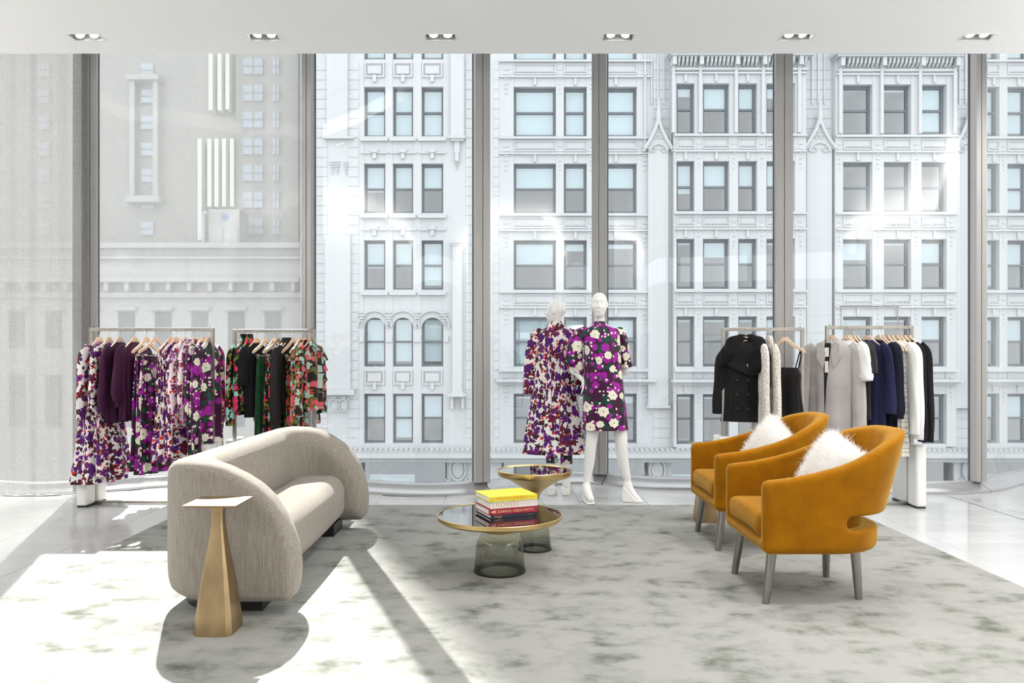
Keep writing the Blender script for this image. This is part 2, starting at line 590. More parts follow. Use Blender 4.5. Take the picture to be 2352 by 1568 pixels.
# --- prints ---------------------------------------------------------------
def flower(b, uv, scale, radius, petals, amp, off, keep, noise_amt=0.0, stretch=(1, 1)):
    """mask (0/1) of flowers scattered over the cloth, plus cell random value and distance"""
    vec = b.n('Mapping'); b.set(vec.inputs[0], uv)
    vec.inputs[3].default_value = (scale*stretch[0], scale*stretch[1], 1); vec.inputs[1].default_value = (off, off*1.7, 0)
    v = vec.outputs[0]
    vor = b.n('TexVoronoi', voronoi_dimensions='2D'); b.set(vor.inputs['Vector'], v); vor.inputs['Scale'].default_value = 1.0
    d = b.n('VectorMath', operation='SUBTRACT'); b.set(d.inputs[0], v); b.set(d.inputs[1], vor.outputs['Position'])
    s = b.n('SeparateXYZ'); b.set(s.inputs[0], d.outputs[0])
    cs = b.n('SeparateColor'); b.set(cs.inputs[0], vor.outputs['Color'])
    ang = b.math('ARCTAN2', s.outputs[1], s.outputs[0])
    w = b.math('SINE', b.math('ADD', b.math('MULTIPLY', ang, float(petals)), b.math('MULTIPLY', cs.outputs[1], 20.0)))
    rr = b.math('MULTIPLY', b.math('MULTIPLY_ADD', w, amp, 1.0), b.math('MULTIPLY_ADD', cs.outputs[2], radius*0.6, radius*0.7))
    dist = vor.outputs['Distance']
    if noise_amt:
        nz = b.noise(v, 4.0, 3.0)
        dist = b.math('ADD', dist, b.math('MULTIPLY_ADD', nz.outputs[0], noise_amt, -noise_amt/2))
    m = b.math('LESS_THAN', dist, rr)
    m = b.math('MULTIPLY', m, b.math('LESS_THAN', cs.outputs[0], keep))
    return m, cs.outputs[1], b.math('DIVIDE', dist, rr)

def print_cloth(name, base, layers, rough=0.7, sheen=0.1):
    b = N(name)
    uv = b.coord('UV')
    nz = b.noise(uv, 14.0, 2.0)
    uv2 = b.n('VectorMath', operation='MULTIPLY_ADD')
    b.set(uv2.inputs[0], nz.outputs[1]); uv2.inputs[1].default_value = (0.012, 0.012, 0); b.set(uv2.inputs[2], uv)
    col = base
    for L in layers:
        m, r, q = flower(b, uv2.outputs[0], L['s'], L['r'], L.get('p', 5), L.get('a', 0.15), L.get('o', 0.0), L.get('k', 0.6), L.get('n', 0.0), L.get('st', (1, 1)))
        c = L['c']
        if 'c2' in L:
            c = b.mix(b.math('GREATER_THAN', r, 0.5), L['c'], L['c2'])
        if 'ctr' in L:
            c = b.mix(b.math('LESS_THAN', q, L.get('cr', 0.22)), c, L['ctr'])
        if 'ring' in L:
            wv = b.math('SINE', b.math('MULTIPLY', q, 16.0))
            c = b.mix(b.math('MULTIPLY', b.math('GREATER_THAN', wv, 0.55), 0.6), c, L['ring'])
        col = b.mix(m, col, c)
    fine = b.noise(b.scale(uv, (300, 300, 1)), 1.0, 1.0)
    return b.done(b.pbr(col, rough, 0, b.bump(fine.outputs[0], 0.06, 0.002), sheen=sheen, spec=0.25))

CREAM = (0.80, 0.76, 0.62); MAG = (0.36, 0.008, 0.33); PLUM = (0.048, 0.004, 0.034); DKGRN = (0.006, 0.06, 0.035)
M['print_plum'] = print_cloth('plum_floral_print', PLUM, [
    dict(s=17, r=0.44, p=3, a=0.35, o=3.1, k=0.55, c=DKGRN),
    dict(s=15, r=0.30, p=5, a=0.15, o=7.7, k=0.45, c=MAG),
    dict(s=9.5, r=0.35, p=6, a=0.10, o=1.3, k=0.50, n=0.14, c=MAG, ctr=(0.02, 0.05, 0.03), cr=0.13, ring=(0.22, 0.004, 0.2)),
    dict(s=30, r=0.27, p=4, a=0.1, o=5.2, k=0.22, c=CREAM),
    dict(s=9.0, r=0.36, p=7, a=0.09, o=9.4, k=0.52, n=0.12, c=CREAM, ctr=(0.03, 0.08, 0.05), cr=0.12),
], rough=0.45)
WHT = (0.82, 0.79, 0.76); MAR = (0.055, 0.006, 0.022); PUR = (0.10, 0.010, 0.19); RED = (0.75, 0.035, 0.02)
M['print_white'] = print_cloth('white_floral_print', WHT, [
    dict(s=24, r=0.42, p=4, a=0.3, o=2.2, k=0.42, c=MAR, n=0.5),
    dict(s=27, r=0.33, p=4, a=0.2, o=6.2, k=0.32, c=RED),
    dict(s=14, r=0.42, p=5, a=0.30, o=4.4, k=0.64, c=MAR, n=0.25, c2=(0.13, 0.008, 0.03)),
    dict(s=17, r=0.36, p=6, a=0.16, o=8.1, k=0.48, c=PUR, c2=(0.16, 0.02, 0.25), ctr=(0.03, 0.0, 0.06), cr=0.35),
    dict(s=9.0, r=0.30, p=5, a=0.14, o=0.7, k=0.36, c=(0.085, 0.008, 0.15), ring=(0.04, 0.003, 0.06)),
], rough=0.6)
M['print_pale'] = print_cloth('pale_pink_floral_print', (0.80, 0.70, 0.74), [
    dict(s=22, r=0.45, p=4, a=0.3, o=2.9, k=0.42, c=(0.22, 0.03, 0.11), n=0.5),
    dict(s=27, r=0.28, p=4, a=0.2, o=6.6, k=0.28, c=RED),
    dict(s=15, r=0.46, p=5, a=0.30, o=1.4, k=0.5, c=(0.28, 0.08, 0.33), n=0.35, c2=(0.17, 0.02, 0.07)),
], rough=0.7)
BLK = (0.006, 0.006, 0.007); PNK = (0.72, 0.045, 0.14); MINT = (0.34, 0.62, 0.56); LEAF = (0.10, 0.24, 0.03)
M['print_black'] = print_cloth('black_floral_print', BLK, [
    dict(s=20, r=0.42, p=3, a=0.4, o=3.3, k=0.55, c=LEAF),
    dict(s=32, r=0.33, p=4, a=0.2, o=5.9, k=0.30, c=(0.70, 0.07, 0.015)),
    dict(s=13, r=0.36, p=5, a=0.18, o=9.1, k=0.45, c=MINT),
    dict(s=11, r=0.34, p=6, a=0.13, o=0.9, k=0.50, c=PNK, ring=(0.5, 0.01, 0.06)),
], rough=0.6)
M['print_coral'] = print_cloth('coral_floral_print', (0.02, 0.012, 0.012), [
    dict(s=20, r=0.46, p=3, a=0.4, o=1.3, k=0.60, c=(0.13, 0.16, 0.03)),
    dict(s=28, r=0.33, p=4, a=0.2, o=4.9, k=0.34, c=(0.66, 0.08, 0.02)),
    dict(s=14, r=0.42, p=5, a=0.2, o=7.1, k=0.50, c=(0.42, 0.58, 0.52)),
    dict(s=13, r=0.34, p=6, a=0.15, o=2.9, k=0.50, c=(0.72, 0.13, 0.15), ring=(0.6, 0.06, 0.08)),
], rough=0.65)
M['print_dots'] = print_cloth('cream_dotted_print', (0.76, 0.72, 0.66), [
    dict(s=80, r=0.22, p=3, a=0.3, o=1.1, k=0.85, c=(0.08, 0.06, 0.05)),
    dict(s=110, r=0.15, p=3, a=0.3, o=4.1, k=0.6, c=(0.10, 0.07, 0.05)),
], rough=0.8)

def mk_fairisle():
    b = N('fair_isle_knit')
    s = b.n('SeparateXYZ'); b.set(s.inputs[0], b.coord('UV'))
    u, v = s.outputs[0], s.outputs[1]
    band = b.math('FRACT', b.math('DIVIDE', v, 0.13))
    us = b.math('ABSOLUTE', b.math('SUBTRACT', b.math('FRACT', b.math('DIVIDE', u, 0.035)), 0.5))
    vb = b.math('ABSOLUTE', b.math('DIVIDE', b.math('SUBTRACT', band, 0.5), 0.27))
    dia = b.math('ABSOLUTE', b.math('SUBTRACT', b.math('ADD', us, vb), 0.30))
    dm = b.math('LESS_THAN', dia, 0.075)
    dots = b.math('MULTIPLY', b.math('LESS_THAN', b.math('ABSOLUTE', b.math('SUBTRACT', band, 0.12)), 0.035),
                  b.math('LESS_THAN', b.math('FRACT', b.math('DIVIDE', u, 0.0125)), 0.45))
    dots2 = b.math('MULTIPLY', b.math('LESS_THAN', b.math('ABSOLUTE', b.math('SUBTRACT', band, 0.88)), 0.035),
                   b.math('LESS_THAN', b.math('FRACT', b.math('DIVIDE', u, 0.0125)), 0.45))
    m = b.math('MAXIMUM', dm, b.math('MAXIMUM', dots, dots2))
    base = b.mix(b.math('GREATER_THAN', b.math('SINE', b.math('MULTIPLY', v, 24.0)), 0.0), (0.66, 0.63, 0.55), (0.56, 0.56, 0.54))
    return b.done(b.pbr(b.mix(m, base, (0.04, 0.04, 0.05)), 0.9, sheen=0.2))
M['fairisle'] = mk_fairisle()

M['plum_silk'] = cloth('plum_silk', (0.042, 0.002, 0.030), 0.5, 120, 0.05, 0.1, 0.1)
M['black_knit'] = cloth('black_knit', (0.010, 0.010, 0.012), 0.9, 260, 0.3, 0.2, 0.02)
M['black_wool'] = cloth('black_wool', (0.009, 0.009, 0.010), 0.9, 300, 0.3, 0.2, 0.02)
M['black_silk'] = cloth('black_crepe', (0.014, 0.013, 0.013), 0.6, 160, 0.1, 0.2, 0.02)
M['charcoal'] = cloth('charcoal_jersey', (0.028, 0.026, 0.025), 0.9, 260, 0.15, 0.1, 0.1)
M['green_tweed'] = cloth('green_tweed', (0.018, 0.085, 0.035), 0.95, 220, 0.5, 0.35, 0.1)
M['grey_wool'] = cloth('grey_wool', (0.42, 0.39, 0.385), 0.95, 300, 0.4, 0.12, 0.15)
M['white_jersey'] = cloth('white_jersey', (0.80, 0.79, 0.78), 0.9, 260, 0.1, 0.02, 0.1)
M['navy'] = cloth('navy_wool', (0.016, 0.018, 0.055), 0.9, 260, 0.3, 0.15, 0.05)
M['midnight'] = cloth('midnight_knit', (0.008, 0.009, 0.020), 0.9, 260, 0.3, 0.15, 0.05)
M['denim'] = cloth('chambray', (0.30, 0.43, 0.58), 0.85, 260, 0.2, 0.1, 0.1)
M['label_white'] = plain('woven_label', (0.75, 0.73, 0.69), 0.7)
def mk_fur():
    b = N('white_fur')
    p = b.pbr((0.98, 0.97, 0.955), 0.8, sheen=0.2)
    tr = b.n('BsdfTranslucent'); b.set(tr.inputs[0], (0.98, 0.97, 0.955))
    mx = b.n('MixShader'); mx.inputs[0].default_value = 0.45
    b.t.links.new(p, mx.inputs[1]); b.t.links.new(tr.outputs[0], mx.inputs[2])
    return b.done(mx.outputs[0])
M['fur'] = mk_fur()
M['fur_black'] = cloth('black_fur', (0.007, 0.007, 0.008), 0.95, 160, 0.8, 0.2, 0.05)

# --- outside ---------------------------------------------------------------
def mk_stone(name, c, d):
    b = N(name)
    co = b.coord('Object')
    n = b.noise(co, 0.6, 5.0); n2 = b.noise(b.scale(co, (2, 2, 0.4)), 1.0, 4.0)
    f = b.math('ADD', b.math('MULTIPLY', n.outputs[0], 0.5), b.math('MULTIPLY', n2.outputs[0], 0.5))
    return b.done(b.pbr(b.ramp(f, [(0.3, d), (0.7, c)]), 0.85, spec=0.1))
M['stone'] = mk_stone('white_terracotta', (0.50, 0.505, 0.51), (0.457, 0.465, 0.47))
M['stone2'] = mk_stone('grey_limestone', (0.50, 0.49, 0.47), (0.42, 0.415, 0.40))
M['brick_far'] = mk_stone('brown_brick', (0.40, 0.38, 0.36), (0.33, 0.315, 0.30))
M['sash'] = plain('dark_sash', (0.11, 0.122, 0.138), 0.5)
M['room_dark'] = plain('office_dim', (0.24, 0.275, 0.31), 0.9)
M['blind'] = plain('pale_blind', (0.46, 0.55, 0.555), 0.8)
M['far_pane'] = plain('pale_far_pane', (0.42, 0.47, 0.55), 0.15, spec=0.6)
M['asphalt'] = plain('asphalt', (0.22, 0.22, 0.22), 0.9)
M['pale_strip'] = plain('painted_sunlit_strip', (0.78, 0.78, 0.70), 0.6)  # sunlight on the tower wall, put into a pale colour
# ================================================================== the room
def struct(o):
    o['kind'] = 'structure'
    return o

CEIL = 4.02
SOFFIT_Y = 7.0
RUG = (-2.72, 2.91, 0.6, 6.875)

# floor: a bed with separate tiles, joints recessed
CURB = [(-7.2, 8.3), (-6.0, 7.95), (-5.2, 7.55), (-4.52, 7.36), (-3.94, 7.58), (-3.60, 7.83), (-2.97, 8.05), (-2.26, 7.90), (-1.348, 7.51), (-1.083, 7.415),
        (-.83, 7.357), (-.606, 7.37), (-.392, 7.42), (-.126, 7.55), (.24, 7.85), (.60, 8.12), (.864, 8.10), (1.157, 7.886), (1.405, 7.757),
        (1.825, 7.73), (2.68, 7.60), (3.27, 7.50), (4.054, 7.47), (4.309, 7.45), (4.589, 7.53), (4.805, 7.64), (5.04, 7.82), (5.328, 8.08), (6.0, 8.5), (7.2, 8.9)]
_cx = np.array([c[0] for c in CURB]); _cy = np.array([c[1] for c in CURB])
def curb_y(x):
    xs = np.linspace(x - .14, x + .14, 9)
    return float(np.interp(xs, _cx, _cy).mean())
_edge = [(x, curb_y(x) + .18) for x in np.linspace(7.2, -7.2, 121)]
floor = struct(MB().prism([(-7.2, -3.2), (7.2, -3.2)] + _edge, -0.30, -0.006, 'z').build('floor', M['grout']))
TW, TD, GAP = 0.61, 0.305, 0.003
tile_me = None
def tile_mesh():
    w, d = TW/2 - GAP/2, TD/2 - GAP/2
    b = 0.002
    v = [(-w,-d,-.006),(w,-d,-.006),(w,d,-.006),(-w,d,-.006),(-w,-d,-b),(w,-d,-b),(w,d,-b),(-w,d,-b),
         (-w+b,-d+b,0),(w-b,-d+b,0),(w-b,d-b,0),(-w+b,d-b,0)]
    f = [(8,9,10,11)]
    for i in range(4):
        j = (i+1) % 4
        f += [(i, j, 4+j, 4+i), (4+i, 4+j, 8+j, 8+i)]
    return mesh_data('tile', v, f, M['tile'])
tile_me = tile_mesh()
x_first = -3.62 - TW * 3
far_tiles = MB()
n_t = 0
for i in range(16):
    for j in range(-9, 17):
        cx = x_first + TW * (i + .5); cy = 4.32 + TD * (j + .5) - TD * 2
        if cy - TD * .4 > curb_y(cx) or cy < 0.6: continue
        if RUG[0] + .35 < cx < RUG[1] - .35 and cy < RUG[3] - .2: continue
        # in the picture?
        px = VPX + FPX * cx / cy; py = VPY + FPX * CAM_H / cy
        if -160 < px < 2520 and py < 1640:
            obj('tile', tile_me, floor, loc=(cx, cy, 0)); n_t += 1
        else:
            far_tiles.add([(cx-TW/2+.002, cy-TD/2+.002, 0), (cx+TW/2-.002, cy-TD/2+.002, 0), (cx+TW/2-.002, cy+TD/2-.002, 0), (cx-TW/2+.002, cy+TD/2-.002, 0)], [(0,1,2,3)])
for cx0, cx1, cy0, cy1 in ((-7.2, x_first, -3.2, 7.6), (x_first+16*TW, 7.2, -3.2, 8.0), (x_first, x_first+16*TW, -3.2, 0.7)):
    far_tiles.add([(cx0, cy0, 0), (cx1, cy0, 0), (cx1, cy1, 0), (cx0, cy1, 0)], [(0,1,2,3)])
ft = far_tiles.build('distant_tiles', M['tile'], floor); ft['kind'] = 'stuff'
# grey inlay strip running to the window on the right
bx('floor_strip', floor, 4.145, 4.175, 2.0, 7.42, -0.004, 0.0012, M['strip'])

# rug: low slab with rounded rim
rug = MB().box(RUG[0], RUG[1], RUG[2], RUG[3], 0.002, 0.016).build('area_rug', M['rug'], bevel=0.006)
tag(rug, 'large silver grey rug with dark brushed patches under the seating', 'rug')

# ceiling with six lamp openings, fascia and upper slot
LIGHT_PX = [199, 606, 1012, 1420, 1829, 2246]
LY0, LY1 = 6.575, 6.70
lights_x = [XP(p, 6.64) for p in LIGHT_PX]
LW = 0.125
cb = MB()
cb.box(-7.2, 7.2, -3.2, LY0, CEIL, CEIL + .5)
cb.box(-7.2, 7.2, LY1, SOFFIT_Y, CEIL, CEIL + .5)
edges = [-7.2]
for x in lights_x: edges += [x - LW, x + LW]
edges.append(7.2)
for a, b_ in zip(edges[0::2], edges[1::2]): cb.box(a, b_, LY0, LY1, CEIL, CEIL + .5)
cb.box(-7.2, 7.2, SOFFIT_Y, 9.3, CEIL + 2.2, CEIL + 2.4)
cb.box(-7.2, 7.2, SOFFIT_Y - .1, SOFFIT_Y, CEIL + .45, CEIL + 2.3)
struct(cb.build('ceiling', M['ceiling']))

# side walls beyond the frame
struct(MB().box(-7.4, -7.2, -3.2, 9.2, -.3, 6.4).build('wall_left', M['wall']))
struct(MB().box(7.2, 7.4, -3.2, 9.2, -.3, 6.4).build('wall_right', M['wall']))
# unseen opposite wall of the shop; its high openings are added for fill light
wf = MB()
wf.box(-7.2, 7.2, -3.3, -3.2, -.3, 3.1); wf.box(-7.2, 7.2, -3.3, -3.2, 3.7, CEIL + .5)
for x in np.linspace(-7.2, 7.2, 7): wf.box(x - .06, x + .06, -3.3, -3.2, 3.1, 3.7)
struct(wf.build('wall_front', M['wall']))

# recessed twin lamps
LAMP_TILT = [(-55, -50), (10, -18), (-8, -6), (-12, 35), (18, -18), (4, 4)]
light_names = ['far left, above the left mesh curtain', 'second from the left, above the floral racks', 'third from the left, left of centre',
               'fourth from the left, right of centre', 'fifth from the left, above the black coat rack', 'rightmost, brightest of the row']
for i, x in enumerate(lights_x):
    cy = (LY0 + LY1) / 2
    t = thing('recessed_ceiling_light', 'recessed twin spotlight in the white ceiling, ' + light_names[i], 'ceiling light', (x, cy, CEIL), group='twin spotlights along the ceiling edge')
    hy = (LY1 - LY0) / 2
    fr = MB(); e = .014
    for (x0, x1, y0, y1) in ((-LW-e, LW+e, -hy-e, -hy), (-LW-e, LW+e, hy, hy+e), (-LW-e, -LW, -hy, hy), (LW, LW+e, -hy, hy)):
        fr.box(x0, x1, y0, y1, -.004, .002)
    fr.build('trim_frame', M['trim_white'], t)
    hs = MB(); w, d, hh = LW - .001, hy - .001, .10
    v = [(-w,-d,0),(w,-d,0),(w,d,0),(-w,d,0),(-w,-d,hh),(w,-d,hh),(w,d,hh),(-w,d,hh)]
    hs.add(v, [(0,1,5,4),(1,2,6,5),(2,3,7,6),(3,0,4,7),(4,5,6,7)])
    hs.build('housing', M['housing'], t)
    for k, sx in enumerate((-.06, .06)):
        tilt = math.radians(LAMP_TILT[i][k])
        lp = MB().lathe([(0, .045), (.036, .045), (.042, .0), (.036, -.004), (.034, .004), (0, .004)], 20).build('lamp', M['trim_white'], t, smooth=True,
              loc=(sx, .012, .026), rot=(math.radians(-18), tilt * .55, 0))
        MB().lathe([(.033, 0), (.02, -.004), (0, -.005)], 20).build('lens', M['lens'], lp, smooth=True)

# ------------------------------------------------------------------ window wall
def offset_pt(x, d):
    """point at distance d behind the curb's front line"""
    s = (curb_y(x + .02) - curb_y(x - .02)) / .04
    L = math.hypot(1, s)
    return (x - s / L * d, curb_y(x) + d / L)

MULL_PX = [(218, 27), (701, 23), (1116, 35), (1368.5, 33), (1796, 38), (2253, 28)]
mull = []
for p, w in MULL_PX:
    x = XP(p, 7.7)
    for _ in range(6):
        x = XP(p, curb_y(x) + .10)
    mull.append((x, w / FPX * (curb_y(x) + .1)))
CURB_PROF = [(0.0, 0.0), (0.0, 0.022), (0.012, 0.030), (0.035, 0.040), (0.065, 0.058), (0.095, 0.082), (0.112, 0.098), (0.125, 0.103), (0.20, 0.103), (0.20, 0.0)]
cuts = [-7.15] + [m[0] + .05 for m in mull] + [7.15]
curb_root = struct(thing('baseboard_back'))
glass_z0, glass_z1 = 0.10, CEIL + 2.2
for k in range(len(cuts) - 1):
    xs = np.linspace(cuts[k] + .004, cuts[k+1] - .004, 26)
    verts, faces = [], []
    np_ = len(CURB_PROF)
    for x in xs:
        for d, z in CURB_PROF:
            q = offset_pt(x, d); verts.append((q[0], q[1], z))
    for i in range(len(xs) - 1):
        for j in range(np_ - 1):
            a = i*np_ + j
            faces.append((a, a+np_, a+np_+1, a+1))
    faces.append(tuple(range(np_))[::-1]); faces.append(tuple((len(xs)-1)*np_ + j for j in range(np_)))
    me = mesh_data('curb_segment', verts, faces, M['curb']); smooth_by_angle(me, 40)
    obj('curb_segment', me, curb_root)

# panes and mullions
for k in range(len(cuts) - 1):
    win = struct(thing('window_%d' % (k + 1)))
    x0 = -7.15 if k == 0 else mull[k-1][0]
    x1 = 7.15 if k == len(cuts) - 2 else mull[k][0]
    xs = np.linspace(x0 + .01, x1 - .01, 40)
    verts, faces = [], []
    for x in xs:
        q = offset_pt(x, .165)
        verts += [(q[0], q[1], glass_z0), (q[0], q[1], glass_z1)]
    for i in range(len(xs) - 1):
        a = 2 * i
        faces.append((a, a+2, a+3, a+1))
    obj('pane', mesh_data('pane', verts, faces, M['glass'], True), win)
    if k < len(mull):
        mx, mw = mull[k]
        s = (curb_y(mx + .05) - curb_y(mx - .05)) / .1
        m = MB()
        g = .004
        m.box(-mw/2, -g - mw*.0, 0, .10, glass_z0, glass_z1)
        m.box(g, mw/2, 0, .10, glass_z0, glass_z1)
        m.box(-g, g, .012, .09, glass_z0, glass_z1)
        q = offset_pt(mx, .055)
        mo = m.build('mullion', M['mullion'], win, loc=(q[0], q[1], 0), rot=(0, 0, math.atan(s) * .6))
        bx('gasket', mo, -mw/2 - .008, -mw/2, .084, .10, glass_z0, glass_z1, M['gasket'])
        bx('gasket', mo, mw/2, mw/2 + .008, .084, .10, glass_z0, glass_z1, M['gasket'])

# ------------------------------------------------------------------ metal mesh curtains
def curtain(name, label, x0, x1, d, z0, z1, amp, wl, mat, nx):
    xs = np.linspace(x0, x1, nx)
    zs = np.linspace(z0, z1, 14)
    verts, faces, uvs = [], [], []
    u = 0; last = None
    for i, x in enumerate(xs):
        q = offset_pt(x, d)
        yy = q[1] + amp * math.sin(2*PI*x/wl) + amp * .5 * math.sin(2*PI*x/(wl*.37) + 1)
        if last is not None: u += math.hypot(x - last[0], yy - last[1])
        last = (x, yy)
        for z in zs:
            k = 1 + .25 * math.sin(z * 1.3 + x)
            verts.append((q[0], q[1] + (yy - q[1]) * k, z)); uvs.append((u, z))
    nz = len(zs)
    for i in range(nx - 1):
        for j in range(nz - 1):
            a = i*nz + j
            faces.append((a, a+nz, a+nz+1, a+1))
    me = mesh_data('mesh_drape', verts, faces, mat, True, uvs)
    t = thing(name, label, 'curtain', (0, 0, 0), group='silver mesh curtains')
    obj('mesh_drape', me, t)
    hem = MB().tube([(v[0], v[1], z0 + .004) for v in verts[::nz]], .006, 6)
    hem.build('hem_chain', M['curb'], t, smooth=True)
    return t
xl = XP(190, curb_y(-4.0) - .08)
curtain('mesh_curtain', 'dense silver chain mesh curtain hanging floor to ceiling at the far left', -7.0, xl, -.07, .02, CEIL + 2.18, .022, .42, M['chain_dense'], 220)
xa = XP(204, curb_y(-4.0) - .02)
curtain('mesh_curtain', 'narrow silver mesh curtain return beside the leftmost mullion', xl - .10, xa, -.03, .02, CEIL + 2.18, .006, .2, M['chain_dense'], 16)
xb0 = mull[0][0] + .075; xb1 = XP(684, curb_y(-2.2) + .12)
curtain('mesh_curtain', 'sheer fine mesh curtain in front of the brown building, behind the floral racks', xb0, xb1, .135, .106, CEIL + 2.18, .006, .6, M['chain_fine'], 120)
# ================================================================== outside
YF = 36.0                     # facade across the street: 50 px per metre
def fx(px): return (px - VPX) / 50.0
def fz(py): return CAM_H - (py - VPY) / 50.0
STREET = -8.5
street = MB().box(-80, 80, 11.0, 120, STREET - .2, STREET).build('street', M['asphalt'])
tag(street, 'grey asphalt street far below the shop window', 'street', kind='structure')

bld = thing('terracotta_building', 'white terracotta office building with gothic gables across the street', 'building', (0, YF, STREET))
oz = STREET
def FB(name, px0, px1, py0, py1, y0, y1, mat=None, parent=None):
    """facade block from photo extents; y measured from the facade plane (negative = towards us)"""
    return bx(name, parent or bld, fx(px0), fx(px1), y0, y1, fz(py1) - oz, fz(py0) - oz, mat or M['stone'])
S = M['stone']
ROW_TOP = [22.5, 198.8, 375.1, 551.4, 727.7, 904.0]
ROW_H = 113.5
TOPZ = -1480; BOTZ = 1300
# bays: x range, windows, projection of the wall
BAYS = [
    dict(x=(826, 1030), w=[(836, 885), (902, 949), (968, 1018)], y=0.0, kind='narrow'),
    dict(x=(1146, 1498), w=[(1180, 1277), (1295, 1348), (1366, 1463)], y=0.0, kind='wide'),
    dict(x=(1543, 1843), w=[(1549, 1590), (1609, 1669), (1689, 1732), (1753, 1818)], y=-0.45, kind='wide'),
    dict(x=(1912, 2188), w=[(1930, 1997), (2023, 2085), (2109, 2166)], y=-0.3, kind='wide'),
    dict(x=(2262, 2420), w=[(2268, 2296), (2314, 2364)], y=0.0, kind='wide'),
]
# plain wall between bays
prev = 690
for bnum, B in enumerate(BAYS + [dict(x=(2420, 2600))]):
    FB('wall_panel', prev, B['x'][0], TOPZ, BOTZ, 0.0, 8.0)
    prev = B['x'][1]
FB('wall_panel', 2600, 4000, TOPZ, BOTZ, 0.0, 8.0)
FB('rear_block', 690, 4000, TOPZ, BOTZ, 3.5, 16.0, M['room_dark'])
# courses of the plain piers: shallow ashlar joints read as slim raised blocks
def piers(px0, px1):
    y = 140
    while y < 1100:
        FB('ashlar_course', px0, px1, y + 1.2, y + 21.0, -.025, 0.0)
        y += 22.2
for a, b_ in ((716, 752), (800, 824), (1070, 1098), (1134, 1146), (1500, 1540), (1846, 1908), (2192, 2238)):
    piers(a, b_)
# upper floors outside the frame: one plain block per bay
for B in BAYS:
    FB('wall_panel', B['x'][0], B['x'][1], TOPZ, ROW_TOP[0] - 60, B['y'], 8.0)

_pane_rng = random.Random(3)
def pane_set(root, x0, x1, z0, z1, arch=False, sash=.10, shade=0.0):
    """a double-hung window: frame, two panes, maybe a blind; local facade coordinates in metres"""
    y = .28
    f = MB()
    t = sash
    f.box(x0, x0+t, y, y+.12, z0, z1); f.box(x1-t, x1, y, y+.12, z0, z1)
    f.box(x0+t, x1-t, y, y+.12, z1-t*1.2, z1); f.box(x0+t, x1-t, y, y+.12, z0, z0+t)
    zm = z0 + (z1 - z0) * .50
    f.box(x0+t, x1-t, y-.02, y+.10, zm-.045, zm+.045)
    w = f.build('window', M['sash'], root)
    for a, b_ in ((z0+t, zm-.045), (zm+.045, z1-t*1.2)):
        me = mesh_data('pane', [(x0+t, y+.05, a), (x1-t, y+.05, a), (x1-t, y+.05, b_), (x0+t, y+.05, b_)], [(0,1,2,3)], M['far_glass'])
        obj('pane', me, w)
    if shade > 0:
        h = (z1 - z0) * shade
        bx('blind', w, x0+t, x1-t, y+.13, y+.16, z1 - h, z1 - t, M['blind'])
    return w

BLINDS = {(0,1):(.95,.95,.95), (0,2):(.55,.5,.5), (0,3):(.55,.5,.9), (0,4):(.9,.9,.9), (0,5):(.5,.9,.5), (0,0):(.9,.9,.9),
          (1,0):(.95,.95,.95), (1,1):(.95,.95,.95), (1,2):(.52,.52,.52), (1,3):(.5,.2,.15), (1,4):(.95,.9,.4), (1,5):(.1,.1,.2),
          (2,0):(.9,.9,.9,.9), (2,1):(.22,.52,.50,.25), (2,2):(.62,.52,.5,.5), (2,3):(.1,.35,.5,.1), (2,4):(.1,.1,.1,.3), (2,5):(.1,.1,.1,.1),
          (3,0):(.6,.6,.6), (3,1):(0,.1,.9), (3,2):(0,0,0), (3,3):(.4,.1,.45), (3,4):(.2,.1,.45), (3,5):(0,0,.1),
          (4,0):(.9,.9), (4,1):(.9,.9), (4,2):(.9,.9), (4,3):(.9,.5), (4,4):(.5,.5), (4,5):(.5,.5)}
orn_mesh = None
def rosette_mesh():
    m = MB()
    for i, (w, h) in enumerate(((.26, .20), (.30, .2), (.24, .17), (.18, .15), (.12, .13), (.08, .1))):
        z = -.22 * i
        m.add([(-w, 0, z), (0, -.05, z), (w, 0, z), (0, 0, z+h*.6), (0, 0, z-h*.6), (0, -.05, z)], [(0,4,1), (1,4,2), (2,3,1), (1,3,0)])
        m.add([(-w*.5, -.06, z+.03), (w*.5, -.06, z+.03), (w*.5, -.06, z-.03), (-w*.5, -.06, z-.03)], [(0,3,2,1)])
    return m.data('rosette_drop', S)
ros = rosette_mesh()

